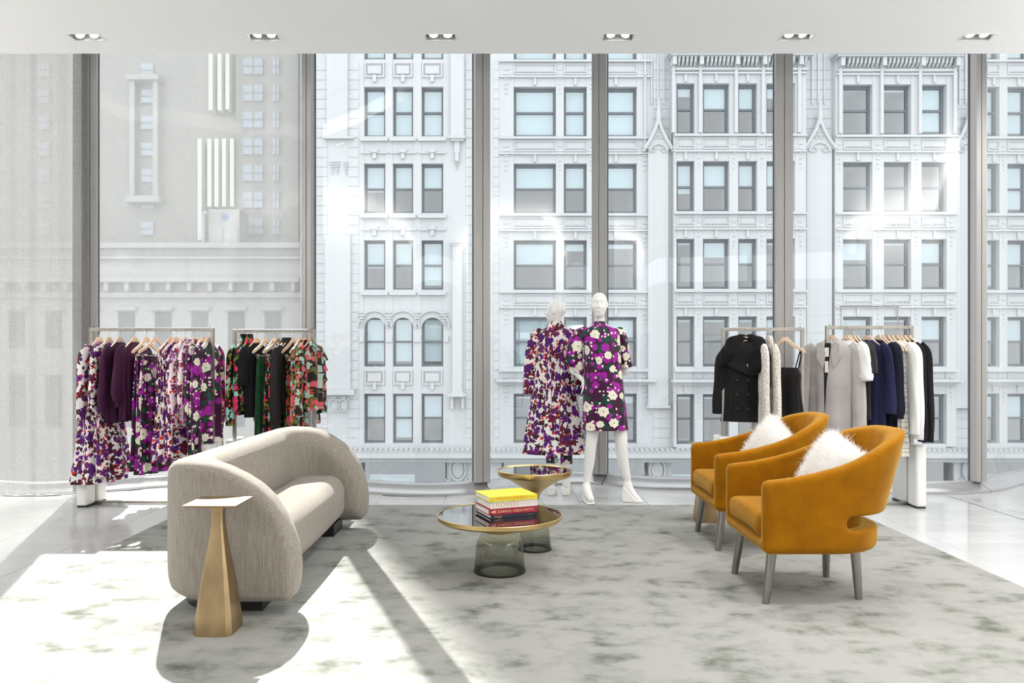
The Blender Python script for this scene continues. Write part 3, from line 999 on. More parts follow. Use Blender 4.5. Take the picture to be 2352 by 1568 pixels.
for bi, B in enumerate(BAYS):
    x0, x1 = B['x']; by = B['y']; W = B['w']; narrow = B['kind'] == 'narrow'
    # vertical piers
    ed = [x0] + [v for w in W for v in w] + [x1]
    for a, b_ in zip(ed[0::2], ed[1::2]):
        FB('pier', a, b_, ROW_TOP[0] - 60, BOTZ if False else 1024, by, 3.0)
    for r in range(6):
        top = ROW_TOP[r]; bot = top + ROW_H
        nxt = ROW_TOP[r+1] if r < 5 else 1030.0
        for wi, (a, b_) in enumerate(W):
            arch = narrow and r == 4
            # spandrel below the window
            FB('spandrel', a, b_, bot, nxt, by + .02, 3.0)
            if r == 0: FB('spandrel', a, b_, top - 60, top, by + .02, 3.0)
            bl = BLINDS.get((bi, r), (.5,)*5)
            w = pane_set(bld, fx(a), fx(b_), fz(bot) - oz, fz(top) - oz, shade=bl[min(wi, len(bl)-1)], sash=.10 if narrow else .12)
            w.location = (0, by, 0)
            if arch:
                # round head: a filler with an arched cut
                xa, xb = fx(a), fx(b_); zc = fz(top) - oz; R = (xb - xa) / 2; cx = (xa + xb) / 2
                m = MB()
                n = 14
                for i in range(n):
                    t0 = PI * i / n; t1 = PI * (i+1) / n
                    p0 = (cx - R*math.cos(t0), zc - R + R*math.sin(t0)*.95); p1 = (cx - R*math.cos(t1), zc - R + R*math.sin(t1)*.95)
                    m.prism([p0, p1, (p1[0], zc + .1), (p0[0], zc + .1)], by + .02, by + .40)
                m.build('arch_head', S, bld)
                hm = MB()
                R2 = R + .28
                pts = [(cx - R2*math.cos(PI*i/16), by - .05, zc - R + R2*math.sin(PI*i/16)) for i in range(17)]
                hm.tube(pts, .05, 6); hm.build('hood_mould', S, bld)
        if narrow:
            if r in (1, 2, 3):
                for (a, b_) in W: FB('sill', a - 7, b_ + 7, bot + 6, bot + 13, by - .18, by + .1)
            if r in (0, 1, 2, 4):
                for (a, b_) in W:
                    c = (a + b_) / 2
                    yk = nxt - 26
                    if r in (1, 2):
                        FB('lintel_bar', a - 7, b_ + 7, yk, yk + 4, by - .08, by + .1)
                        FB('keystone', c - 8, c + 8, yk - 5, yk + 2, by - .16, by + .1)
                    FB('keystone', c - 4, c + 4, yk, yk + 16, by - .10, by + .1)
            if r in (0, 4):
                for (a, b_) in W:
                    zt, zb = bot + 8, bot + 42
                    for q in ((a+2, b_-2, zt, zt+3), (a+2, b_-2, zb-3, zb), (a+2, a+5, zt, zb), (b_-5, b_-2, zt, zb), (a+9, b_-9, zt+8, zb-8)):
                        FB('panel_moulding', *q, by - .06, by + .05)
        else:
            if r < 5:
                FB('string_course', x0, x1, bot + 4, bot + 8, by - .16, by + .1)
                FB('string_course', x0 + 1, x1 - 1, bot + 39, bot + 43, by - .12, by + .1)
                for (a, b_) in W:
                    for q in ((a, b_, bot+11, bot+13.5), (a, b_, bot+33, bot+36), (a, a+2.5, bot+13, bot+34), (b_-2.5, b_, bot+13, bot+34)):
                        FB('panel_moulding', *q, by - .05, by + .05)
                    c = (a + b_) / 2
                    FB('keystone', c - 3, c + 3, bot + 43, bot + 60, by - .06, by + .1)
                    nd = int((b_ - a) / 5)
                    dm = MB()
                    for i in range(nd):
                        xx = fx(a + 4 + i * (b_ - a - 8) / max(nd - 1, 1)); dm.box(xx - .025, xx + .025, by - .05, by + .05, fz(bot + 31) - oz, fz(bot + 27.5) - oz)
                    o = dm.build('dentil_row', S, bld); o['kind'] = 'stuff'
                if r >= 1 or bi < 2:
                    for a, b_ in zip(ed[0::2], ed[1::2]):
                        obj('rosette_drop', ros, bld, loc=((fx(a) + fx(b_)) / 2, by, fz(nxt - 42 + (0 if r < 4 else 2)) - oz - .05), scale=(min(1, (b_-a)/50*1.4), 1, 1))
            if r == 4:
                FB('ledge', x0 - 6, x1 + 6, bot + 29, bot + 35, by - .45, by + .1)
                FB('ledge', x0 - 3, x1 + 3, bot + 35, bot + 39, by - .25, by + .1)
                FB('ledge', x0, x1, bot + 8, bot + 12, by - .2, by + .1)

# main cornice above the street level, all along
FB('cornice', 690, 2600, 1030, 1036, -.75, .3); FB('cornice', 700, 2600, 1036, 1046, -.95, .3)
FB('cornice', 690, 2600, 1046, 1058, -.55, .3); FB('cornice', 690, 2600, 1018, 1030, -.12, .3)
dm = MB()
for i in range(150):
    xx = fx(720 + i * 11.5); dm.box(xx - .06, xx + .06, -.85, -.3, fz(1030) - oz, fz(1026.5) - oz)
o = dm.build('dentil_row', S, bld); o['kind'] = 'stuff'
# street-level openings under the cornice with carved piers between
OPEN = [(830, 1027), (1152, 1490), (1530, 1856), (1912, 2188), (2262, 2420)]
edge = 690
for a, b_ in OPEN:
    FB('wall_panel', edge, a, 1024, 1300, -.1, 3.0); edge = b_
    base = pane_set(bld, fx(a), fx(b_), fz(1180) - oz, fz(1058) - oz, shade=.0, sash=.10)
    bx('shop_blind', base, fx(a) + .3, fx(a) + 2.4, .42, .45, fz(1180) - oz, fz(1092) - oz, M['blind'])
FB('wall_panel', edge, 2600, 1024, 1300, -.1, 3.0)
def cartouche(px, py, s=1.0):
    m = MB()
    cx, cz = fx(px), fz(py) - oz
    pts = [(cx + .34*s*math.cos(a), -.22, cz + .48*s*math.sin(a)) for a in np.linspace(0, 2*PI, 25)]
    m.tube(pts, .055*s, 6, caps=False)
    for sx in (-1, 1):
        for sz in (-1, 1):
            c = (cx + sx*.40*s, cz + sz*.42*s)
            m.tube([(c[0] + sx*(.13 - .012*k)*s*math.cos(k*.6), -.2, c[1] + sz*(.13 - .012*k)*s*math.sin(k*.6)) for k in range(10)], .04*s, 5)
    m.tube([(cx - .2*s, -.2, cz + .56*s), (cx, -.26, cz + .68*s), (cx + .2*s, -.2, cz + .56*s)], .07*s, 6)
    m.add([(cx + .26*s*math.cos(a), -.16, cz + .38*s*math.sin(a)) for a in np.linspace(0, 2*PI, 13)[:-1]], [tuple(range(11, -1, -1))])
    o = m.build('cartouche', S, bld, smooth=True)
    return o
for px, py in ((1052, 1076), (1508, 1078), (2224, 1078), (775, 1078), (1884, 1078)): cartouche(px, py, 1.05)

# pilasters with capitals on the left section
def pilaster(px0, px1, py0, py1):
    FB('pilaster', px0 + 4, px1 - 4, py0, py1, -.22, .05)
    FB('capital', px0, px1, py0 - 4, py0, -.34, .05); FB('capital', px0 + 2, px1 - 2, py0, py0 + 5, -.28, .05)
    FB('pilaster_base', px0 + 1, px1 - 1, py1 - 6, py1, -.3, .05)
FB('pilaster', 1036, 1066, -200, 318, -.2, .05); FB('capital', 1032, 1069, 316, 322, -.38, .05); FB('capital', 1035, 1066, 322, 327, -.28, .05)
FB('corbel', 1044, 1056, 327, 352, -.16, .05); FB('corbel', 1046, 1054, 352, 372, -.2, .05)
obj('corbel_drop', ros, bld, loc=(fx(1050), -.04, fz(368) - oz), scale=(.55, 1, .4))
pilaster(1036, 1066, 560, 905)
FB('capital', 1030, 1070, 902, 910, -.4, .05)
for q in ((1036, 1042), (1060, 1066)): FB('corbel', q[0], q[1], 910, 938, -.2, .05)
FB('pilaster', 752, 800, -200, 318, -.15, .05); FB('capital', 745, 814, 316, 321, -.25, .05)
for px in (764, 776, 796): obj('corbel_drop', ros, bld, loc=(fx(px), -.02, fz(372) - oz), scale=(.6, 1, .5))
FB('pilaster', 748, 806, 540, 895, -.15, .05); FB('capital', 742, 816, 893, 906, -.35, .05)
for px in (768, 790): cartouche(px, 930, .55)
for px in (1020, 959, 893, 832):
    obj('arch_ornament', ros, bld, loc=(fx(px), -.06, fz(718) - oz), scale=(.9, 1.4, .6))
for a, b_ in ((886, 901), (950, 967), (1019, 1030), (826, 835)):
    FB('arch_capital', a, b_, 772, 785, -.1, .1)

# gothic gables on the broad piers
def gable(px, half):
    apex = 268; base = 345
    cx = fx(px); hw = half / 50.0
    za, zb = fz(apex) - oz, fz(base) - oz
    def side(s):
        pts = []
        for t in np.linspace(0, 1, 12):
            xx = cx + s * hw * (t ** 1.35); zz = za + (zb - za) * (t ** .8)
            pts.append((xx, -.28, zz))
        return pts
    m = MB(); m.tube(side(-1), .085, 6); m.tube(side(1), .085, 6)
    m.build('gable_moulding', S, bld, smooth=True)
    poly = [(p[0], p[2]) for p in side(-1)][::-1] + [(p[0], p[2]) for p in side(1)][1:]
    MB().prism(poly, -.22, .02).build('gable_field', S, bld)
    m = MB()
    R = hw * .62
    m.tube([(cx - R*math.cos(a), -.26, zb - .12 + R*.85*math.sin(a)) for a in np.linspace(0, PI, 15)], .05, 6)
    for dx, dz in ((0, .72), (-.12, .55), (.12, .55)):
        m.tube([(cx + dx + .09*math.cos(a), -.25, zb + dz + .09*math.sin(a)) for a in np.linspace(0, 2*PI, 11)], .025, 5, caps=False)
    for dx in (-.28, .28):
        m.tube([(cx + dx + .15*math.cos(a), -.24, zb - .02 + .12*math.sin(a)) for a in np.linspace(0, 2*PI, 11)], .03, 5, caps=False)
    m.build('tracery', S, bld, smooth=True)
    MB().tube([(cx, -.29, za - .45), (cx, -.29, za - .1), (cx, -.29, za + .15), (cx, -.29, za + .75)], [.06, .13, .09, .03], 8).build('finial', S, bld, smooth=True)
    for s in (-1, 1): FB('gable_stop', px + s*half - 2.5, px + s*half + 2.5, base - 2, base + 6, -.3, 0)
for px, half in ((1510, 32), (1878, 38), (2216, 36)):
    gable(px, half)
    FB('pier_face', px - half + 9, px + half - 9, 345, 880, -.2, .02)
    FB('pier_face_base', px - half + 5, px + half - 5, 930, 936, -.3, .02); FB('pier_face_foot', px - half + 9, px + half - 9, 880, 930, -.2, .02)
    for dx in (-half + 3, half - 3): FB('shaft', px + dx - 2, px + dx + 2, -200, 345, -.12, .02)
    for dx in (-14, 0, 14): FB('shaft', px + dx - 1.5, px + dx + 1.5, -200, 240, -.1, .02)

# bracketed cornices over the two right-hand bays
def bay_cornice(px0, px1, by, posts):
    FB('bay_cornice', px0, px1, 131, 139, by - .6, by + .2)
    FB('bay_cornice', px0 + 4, px1 - 4, 139, 144, by - .5, by + .2)
    FB('bay_frieze', px0 + 10, px1 - 10, 166, 171, by - .12, by + .1)
    for c in posts:
        FB('bracket', c - 4.5, c + 4.5, 144, 163, by - .42, by + .1)
        FB('colonnette', c - 3.5, c + 3.5, 163, 312, by - .14, by + .05)
    a = px0 + 16
    while a < px1 - 12:
        if min(abs(a - c) for c in posts) > 8:
            MB().prism([(by - .36, 0), (by + .05, 0), (by + .05, -.34), (by - .10, -.34), (by - .28, -.22)], fx(a - 2.6), fx(a + 2.6), 'x').build('modillion', S, bld, loc=(0, 0, fz(144) - oz))
        a += 9.2
bay_cornice(1527, 1856, -.45, [1541, 1602, 1683, 1744, 1826])
bay_cornice(1904, 2196, -.30, [1922, 2016, 2103, 2182])

# ------------------------------------------------------------------ buildings seen through the mesh on the left
YB = 44.0
def bxp(px, Y): return (px - VPX) / FPX * Y
def bzp(py, Y): return CAM_H - (py - VPY) / FPX * Y
low = thing('limestone_building', 'low grey limestone building with a long cornice, seen through the sheer mesh', 'building', (0, 40, STREET))
def LB(name, px0, px1, py0, py1, y0, y1, mat, parent=low, Y=40.0):
    return bx(name, parent, bxp(px0, Y), bxp(px1, Y), y0, y1, bzp(py1, Y) - STREET, bzp(py0, Y) - STREET, mat)
LB('wall', -700, 694, 562, 1400, 0, 3.5, M['stone2'])
LB('cornice', -700, 694, 560, 572, -.5, 0, M['stone2']); LB('cornice', -700, 694, 590, 596, -.3, 0, M['stone2'])
LB('cornice', -700, 694, 640, 650, -.7, 0, M['stone2']); LB('frieze', -700, 694, 672, 684, -.3, 0, M['stone2'])
for i in range(16):
    px = -30 + i * 47
    LB('bracket', px, px + 9, 650, 670, -.6, 0, M['stone2'])
for i in range(8):
    px = 20 + i * 84
    f = LB('window', px, px + 38, 716, 800, -.02, .05, M['sash'])
    LB('hood', px - 6, px + 44, 706, 713, -.25, .02, M['stone2'])
    f2 = LB('window', px, px + 38, 860, 980, -.02, .05, M['sash'])
brn = thing('brick_tower', 'brown brick tower with pale sash windows, hazy behind the sheer mesh curtain', 'building', (0, YB, STREET))
def BB(name, px0, px1, py0, py1, y0, y1, mat, parent=brn):
    return LB(name, px0, px1, py0, py1, y0, y1, mat, parent, YB)
BB('wall', -600, 549, -60, 1400, 0, 10, M['brick_far'])
BB('tall_wall', 549, 690, -1100, 1400, -.5, 10, M['brick_far'])
for r in range(7):
    y = 143 + 60.5 * r
    for px, w in ((567, 44), (634, 14)):
        f = BB('window', px, px + w, y, y + 36, -.62, -.5, M['far_pane'])
        BB('sash_bar', px, px + w, y + 17, y + 19, -.66, -.6, M['brick_far'], brn); BB('sash_bar', px + w/2 - 1, px + w/2 + 1, y, y + 36, -.66, -.6, M['brick_far'], brn)
    for px, w in ((326, 28), (180, 26), (90, 26)):
        BB('window', px, px + w, y + 4, y + 34, -.12, 0, M['far_pane'])
        BB('sash_bar', px, px + w, y + 18, y + 20, -.16, -.1, M['brick_far'], brn)
BB('bay_strip', 307, 318, 190, 460, -.5, 0, M['stone2']); BB('bay_strip', 360, 371, 190, 460, -.5, 0, M['stone2'])
BB('bay_crown', 303, 376, 180, 192, -.7, 0, M['stone2']); BB('balcony', 303, 380, 455, 470, -.8, 0, M['stone2'])
for px, a, b_ in ((490, 122, 262), (510, 122, 262), (528, 122, 260), (465, 326, 555), (487, 326, 480), (503, 326, 480), (520, 326, 480), (538, 326, 480)):
    BB('sunlit_strip', px, px + 9, a, b_, -.7, -.1, M['pale_strip'])  # raised strips coloured as if the sun lit them
# rooftop plant box with round blue emblem on the low building
plant = thing('rooftop_unit', 'grey rooftop unit with a round blue emblem on the limestone building', 'rooftop unit', (0, 40.6, STREET))
def PBx(name, px0, px1, py0, py1, y0, y1, mat): return LB(name, px0, px1, py0, py1, y0, y1, mat, plant, 40.6)
PBx('cabinet', 479, 550, 480, 562, 0, 1.5, M['stone2'])
PBx('access_panel', 484, 512, 523, 558, -.04, 0, M['stone']); PBx('access_panel', 516, 546, 523, 558, -.04, 0, M['stone'])
M['emblem_blue'] = plain('emblem_blue', (0.10, 0.27, 0.55), 0.6)
cxe, cze = bxp(515, 40.6), bzp(498, 40.6) - STREET
MB().lathe([(0, 0), (.19, 0), (.19, .03), (0, .03)], 24).build('emblem', M['emblem_blue'], plant, loc=(cxe, -.0, cze), rot=(PI/2, 0, 0))
MB().lathe([(.13, .03), (.16, .03), (.16, .05), (.13, .05)], 24).build('emblem_ring', M['stone'], plant, loc=(cxe, -.0, cze), rot=(PI/2, 0, 0))
m = MB(); m.tube([(cxe - .09, -.05, cze + .05), (cxe - .03, -.05, cze - .02), (cxe + .03, -.05, cze + .03), (cxe + .09, -.05, cze - .05)], .02, 4)
m.build('emblem_mark', M['stone'], plant)
MB().tube([(bxp(470, 40.6), -.2, bzp(562, 40.6) - STREET), (bxp(470, 40.6), -.2, bzp(494, 40.6) - STREET), (bxp(474, 40.6), -.2, bzp(490, 40.6) - STREET), (bxp(480, 40.6), -.2, bzp(490, 40.6) - STREET)], .10, 8).build('vent_pipe', M['stone'], plant, smooth=True)
# ================================================================== furniture
RZ = 0.016      # top of the rug pile

# ------------------------------------------------------------------ sofa
sofa = thing('curved_sofa', 'oatmeal boucle sofa with sweeping arched arms in the sunlight', 'sofa', (-1.42, 4.97, 0))
sx, sy = -1.42, 4.97
PROF = [(-1.815, .26), (-1.815, .68), (-1.79, .745), (-1.72, .778), (-1.62, .787), (-1.50, .778), (-1.42, .757), (-1.33, .715), (-1.25, .663), (-1.185, .60),
        (-1.13, .52), (-1.09, .43), (-1.06, .34), (-1.045, .26), (-1.05, .17), (-1.07, .11), (-1.10, .085), (-1.30, .08), (-1.60, .085), (-1.74, .105), (-1.79, .15)]
PROF = [(x - sx, z) for x, z in PROF]
def sofa_plan(x, y):
    # rounded rectangle: big radii at the back (left), small at the front
    r = np.where(x < 0, .36, .09)
    return rbox2(x, y, .395, 1.075, r)
def sofa_fn(X, Y, Z):
    p2 = poly2(X[:, 0, :], Z[:, 0, :], PROF)[:, None, :]
    d = smax(np.broadcast_to(p2, X.shape), sofa_plan(X, Y), .055)
    cav = rbox2(X - .55 + .10 * np.clip(.55 - Z, 0, .4), Y, .70, .835, .20)
    return smax(d, -cav, .13)
sdf('upholstered_shell', sofa_fn, (-.42, -1.1, .06), (.42, 1.1, .82), .0145, M['boucle'], sofa, 2)
def seat_fn(X, Y, Z):
    d = rbox2(X - .0 - .02 * np.cos(Y * 1.6), Z - .265, .21, .17, .12)
    d = smax(d, np.abs(Y) - .87, .03)
    return d
sdf('seat_cushion', seat_fn, (-.23, -.9, .09), (.25, .9, .45), .015, M['boucle'], sofa, 2)
for s_ in (-1, 1):
    arc = [(-.02 - .29 * math.cos(a), s_ * (.68 + .29 * math.sin(a))) for a in np.linspace(0, PI/2, 9)]
    poly = arc + [(.17, s_ * .97), (.17, s_ * .68)]
    MB().prism(poly if s_ > 0 else poly[::-1], RZ, .10, 'z').build('plinth', M['plinth'], sofa)

# ------------------------------------------------------------------ bronze side tables
def bronze_table(label, cx, cy, top_c=None):
    t = thing('bronze_side_table', label, 'side table', (cx, cy, RZ), group='cast bronze side tables')
    prof = [(0, .092), (.03, .0905), (.08, .086), (.15, .078), (.22, .069), (.29, .059), (.36, .048), (.42, .039), (.47, .032), (.51, .028), (.545, .026), (.57, .027), (.585, .032), (.593, .045), (.597, .062)]
    v, f = [], []
    seg = 4 * 6
    for z, w in prof:
        e = 7.0 if z < .35 else 5.0
        for k in range(seg):
            a = 2 * PI * (k + .0) / seg + PI / seg
            c, s = math.cos(a), math.sin(a)
            q = (abs(c)**e + abs(s)**e) ** (-1/e)
            v.append((w * q * c, w * 1.06 * q * s, z))
    for i in range(len(prof) - 1):
        for k in range(seg):
            j = (k + 1) % seg
            f.append((i*seg+k, i*seg+j, (i+1)*seg+j, (i+1)*seg+k))
    f.append(tuple(range(seg))[::-1]); f.append(tuple((len(prof)-1)*seg + k for k in range(seg)))
    me = mesh_data('stem', v, f, M['bronze']); smooth_by_angle(me, 30)
    obj('stem', me, t)
    # dished square top with chamfered underside
    h = .123
    tv = [(-h*.62,-h*.62,.593),(h*.62,-h*.62,.593),(h*.62,h*.62,.593),(-h*.62,h*.62,.593), (-h,-h,.606),(h,-h,.606),(h,h,.606),(-h,h,.606),
          (-h,-h,.612),(h,-h,.612),(h,h,.612),(-h,h,.612), (-h+.012,-h+.012,.6115),(h-.012,-h+.012,.6115),(h-.012,h-.012,.6115),(-h+.012,h-.012,.6115)]
    tf = [(3,2,1,0), (12,13,14,15)]
    for L in range(3):
        for i in range(4):
            j = (i + 1) % 4
            tf.append((L*4+i, L*4+j, L*4+4+j, L*4+4+i))
    obj('table_top', mesh_data('table_top', tv, tf, M['bronze']), t)
    return t
bronze_table('cast bronze side table with flared square top beside the sofa', -1.37, 3.72)
bronze_table('bronze side table mostly hidden behind the rear armchair leg', 1.575, 6.2)

# ------------------------------------------------------------------ bell tables
def lathe_part(name, prof, mat, parent, seg=64):
    me = MB().lathe(prof, seg).data(name, mat); smooth_by_angle(me, 40)
    return obj(name, me, parent)
lt = thing('bell_coffee_table', 'low round table with brass rim and smoked glass bell base', 'coffee table', (-.046, 4.74, RZ))
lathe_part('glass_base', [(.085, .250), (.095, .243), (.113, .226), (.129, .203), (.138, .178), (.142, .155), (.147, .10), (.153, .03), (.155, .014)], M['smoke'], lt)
lathe_part('foot_ring', [(.120, .001), (.156, .001), (.158, .006), (.156, .014), (.120, .006), (.120, .001)], M['black'], lt)
lathe_part('brass_collar', [(.0, .240), (.086, .240), (.090, .248), (.089, .275), (.10, .295), (.14, .312), (.0, .312)], M['brass'], lt)
lathe_part('brass_tray', [(0, .308), (.33, .308), (.362, .312), (.374, .322), (.3765, .344), (.372, .3465), (.369, .3445), (.369, .339), (0, .339)], M['brass'], lt, 96)
lathe_part('black_glass_top', [(0, .3395), (.3685, .3395), (.3685, .3425), (0, .3425)], M['black_glass'], lt, 96)
st = thing('bell_side_table', 'taller round side table with a brass funnel on a smoked glass bell', 'side table', (.186, 5.28, RZ))
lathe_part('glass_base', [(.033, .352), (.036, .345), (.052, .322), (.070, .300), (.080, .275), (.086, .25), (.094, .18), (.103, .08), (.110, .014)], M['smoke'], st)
lathe_part('foot_ring', [(.08, .001), (.112, .001), (.114, .006), (.112, .014), (.08, .006), (.08, .001)], M['black'], st)
lathe_part('brass_funnel', [(0, .335), (.030, .335), (.031, .35), (.036, .370), (.052, .395), (.085, .420), (.130, .447), (.180, .475), (.225, .492), (.245, .500), (.2505, .508), (.252, .535), (.248, .538), (.246, .535), (.246, .529), (0, .529)], M['brass'], st, 96)
lathe_part('black_glass_top', [(0, .5295), (.2455, .5295), (.2455, .5325), (0, .5325)], M['black_glass'], st, 96)

# ------------------------------------------------------------------ books on the low table
def text_mesh(name, s, width, height, mat, extrude=.0004):
    cu = bpy.data.curves.new(name, 'FONT')
    cu.body = s; cu.size = 1.0; cu.extrude = 0; cu.align_x = 'LEFT'
    o = bpy.data.objects.new(name, cu)
    COL.objects.link(o)
    dg = bpy.context.evaluated_depsgraph_get()
    me = bpy.data.meshes.new_from_object(o.evaluated_get(dg))
    COL.objects.unlink(o); bpy.data.objects.remove(o)
    v = np.empty(len(me.vertices)*3, dtype=np.float32); me.vertices.foreach_get('co', v); v = v.reshape(-1, 3)
    lo, hi = v.min(0), v.max(0)
    v[:, 0] = (v[:, 0] - lo[0]) / (hi[0] - lo[0]) * width
    v[:, 1] = (v[:, 1] - lo[1]) / (hi[1] - lo[1]) * height
    v[:, 2] = 0
    out = np.stack([v[:, 0], v[:, 2] - .0006, v[:, 1]], 1)
    me.vertices.foreach_set('co', out.astype(np.float32).ravel()); me.update()
    me.materials.clear(); me.materials.append(mat)
    me.name = name
    return me
BK = dict(yellow=((.80, .68, .04), (.80, .20, .02)), flowers=((.80, .74, .70), (.62, .42, .16)), red=((.36, .004, .035), (.80, .62, .30)), navy=((.012, .012, .028), (.45, .28, .14)))
M['pages'] = plain('book_pages', (.82, .81, .78), .8)
TBL_TOP = RZ + .3427
book_rz = math.atan2(.117, .291)
def book(name, label, color, ink, z0, h, L, D, ox, oy, titles, cover=None, rz=book_rz):
    mc = plain(name + '_cover', color, .45); mi = plain(name + '_ink', ink, .5)
    t = thing('book', label, 'book', (-.010 + ox, 4.775 + oy, z0), rz, group='stacked books on the low table')
    b = .003
    cv = MB()
    cv.box(-L/2, L/2, -D/2, D/2, 0, b); cv.box(-L/2, L/2, -D/2, D/2, h - b, h); cv.box(-L/2, L/2, -D/2, -D/2 + b, b, h - b)
    cv.build('cover', mc, t)
    MB().box(-L/2 + .005, L/2 - .005, -D/2 + b, D/2 - .005, b, h - b).build('pages', M['pages'], t)
    for (s, x, z, w, hh) in titles:
        obj('spine_title', text_mesh('spine_title', s, w, hh, mi), t, loc=(-L/2 + x, -D/2, z))
    return t, mi, mc
z = TBL_TOP + .0005
t4, mi4, _ = book('navy_book', 'thin navy book with copper lettering at the bottom of the stack', *BK['navy'], z, .021, .295, .25, .003, 0, [('FRED', .024, .0045, .050, .012), ('ASSOULINE', .236, .0085, .030, .004)])
m = MB().tube([(-.1235 + .031 + .0105*math.cos(a), -.1256, .0085 + .0072*math.sin(a)) for a in np.linspace(PI*1.1, PI*1.9, 9)], .0006, 4); m.build('spine_flourish', mi4, t4)
z += .0215
t3, mi3, _ = book('crimson_book', 'crimson book with gold lettering between the navy and ivory books', *BK['red'], z, .035, .310, .25, .000, .002, [('DARING CREATIVITY', .055, .0095, .225, .0155), ('ASSOULINE', .283, .004, .005, .026)])
m = MB()
m.tube([(-.155 + .031 + .0085*math.cos(a), -.1256, .0175 + .006*math.sin(a)) for a in np.linspace(0, 2*PI, 13)], .0022, 4, caps=False)
m.tube([(-.155 + .010, -.1256, .0175), (-.155 + .022, -.1256, .0175)], [.001, .004], 5); m.tube([(-.155 + .027, -.1256, .0175), (-.155 + .036, -.1256, .0175)], .002, 4)
m.build('spine_emblem', mi3, t3)
bx('spine_rule', t3, -.155 + .043, -.155 + .0445, -.1257, -.1249, .004, .031, mi3)
z += .0355
t2, mi2, _ = book('ivory_book', 'ivory book with gold lettering directly below the yellow book', *BK['flowers'], z, .041, .300, .245, .006, .006, [('FLOWERS', .034, .0085, .145, .024), ('ART of BOUQUETS', .190, .0165, .072, .007)])
for k in (.012, .016, .020, .286): bx('spine_rule', t2, -.15 + k, -.15 + k + .0014, -.1232, -.1224, .006, .035, mi2)
M['scatter'] = print_cloth('ivory_book_jacket', (.78, .72, .70), [dict(s=60, r=.4, p=5, a=.2, o=1, k=.6, c=(.45, .05, .12), c2=(.12, .1, .1)), dict(s=45, r=.3, p=4, a=.2, o=4, k=.4, c=(.1, .1, .12))])
jv = [(-.15, -.1225, .0411), (.15, -.1225, .0411), (.15, .1225, .0411), (-.15, .1225, .0411)]
obj('jacket_picture', mesh_data('jacket_picture', jv, [(0, 1, 2, 3)], M['scatter'], uvs=[(0, 0), (.3, 0), (.3, .25), (0, .25)]), t2)
z += .0415
t1, mi1, _ = book('yellow_book', 'bright yellow book with orange lettering on top of the stack', *BK['yellow'], z, .029, .310, .25, .000, .000, [('FASHION JEWELRY', .044, .0045, .205, .020), ('ASSOULINE', .262, .013, .032, .003)])
for k in (.010, .014, .026, .030): bx('spine_rule', t1, -.155 + k, -.155 + k + .001, -.1257, -.1249, .003, .026, mi1)
M['cover_ink'] = plain('faint_orange_ink', (.86, .62, .10), .5)
for i, (s, w) in enumerate((('FASHION', .07), ('JEWELRY', .06))):
    tm = text_mesh('cover_title', s, w, .014, M['cover_ink'])
    obj('cover_title', tm, t1, loc=(-.155 + .11, .05 - .03*i, .0297), rot=(-PI/2, 0, 0))

# ------------------------------------------------------------------ armchairs
def zt(u):
    return np.interp(u, [-.1, 0, .15, .28, .40, .48, .58, .68, .78, .86, 1.1], [.662, .664, .682, .708, .742, .775, .828, .880, .915, .930, .932])
def chair_fn(X, Y, Z):
    lean = np.interp(Z, [.0, .40, .50, .93, 1.1], [0, 0, .045, .165, .21])
    ramp = np.clip((X - .22) / .42, 0, 1); ramp = ramp * ramp * (3 - 2 * ramp)
    U = X - lean * ramp
    zc = Z
    r = np.where(U > .33, .325, .03)
    # arms lean outward a touch towards the top
    Vv = Y * (1 - .05 * np.clip((Z - .45) / .3, 0, 1) * 0)
    outer = rbox2(U - .35, Vv, .35, .37, r)
    topd = Z - zt(X - lean * ramp * .15)
    d = smax(outer, topd * .85, .035)
    d = smax(d, .285 - Z, .05)
    th = .075
    ri = np.where(U > .33, .26, .02)
    cav = rbox2(U - .28, Vv, .33, .37 - th, ri)
    cav = np.maximum(cav, .362 - Z)
    d = smax(d, -cav, .022)
    slot = rbox2(X - .88, Z - .447, .45, .037, .037)
    d = smax(d, -slot, .018)
    return d
def cushion_fn(X, Y, Z):
    crown = .012 * np.cos(np.clip(Y / .29, -1, 1) * PI / 2)
    d = rbox3(X - .295, Y, Z - .423 - crown, .305, .288, .062, .045)
    plan = rbox2(X - .295, Y, .305, .288, np.where(X > .3, .2, .04))
    return smax(d, plan, .02)
chair_me = {}
def armchair(label, loc, rz):
    t = thing('armchair', label, 'armchair', loc, rz, group='mustard velvet tub armchairs')
    if not chair_me:
        a = sdf('tub_shell', chair_fn, (-.02, -.39, .27), (.92, .39, .95), .0095, M['velvet'], t, 1)
        b = sdf('seat_cushion', cushion_fn, (-.02, -.30, .33), (.62, .30, .50), .011, M['velvet'], t, 1)
        chair_me['s'], chair_me['c'] = a.data, b.data
        legs = []
        for tx, ty, bx_, by_ in ((.075, -.265, .035, -.285), (.075, .265, .035, .285), (.545, -.19, .555, -.215), (.545, .19, .555, .215)):
            m = MB()
            seg = 20
            rows = []
            for s_ in np.linspace(0, 1, 3):
                rows.append((tx + (bx_-tx)*s_, ty + (by_-ty)*s_, .30 + (RZ - .30)*s_, .0275 + (.0185 - .0275)*s_))
            m.tube([(q[0], q[1], q[2]) for q in rows], [q[3] for q in rows], seg)
            me = m.data('leg', M['leg_metal']); smooth_by_angle(me, 40)
            legs.append(me)
        chair_me['l'] = legs
    else:
        obj('tub_shell', chair_me['s'], t); obj('seat_cushion', chair_me['c'], t)
    for me in chair_me['l']: obj('leg', me, t)
    return t
c1 = armchair('mustard velvet tub armchair nearest the camera with fluffy pillow', (1.325, 4.405, 0), 0.0)
c2 = armchair('mustard velvet tub armchair behind the nearer one, by the racks', (1.375, 5.53, 0), 0.0)

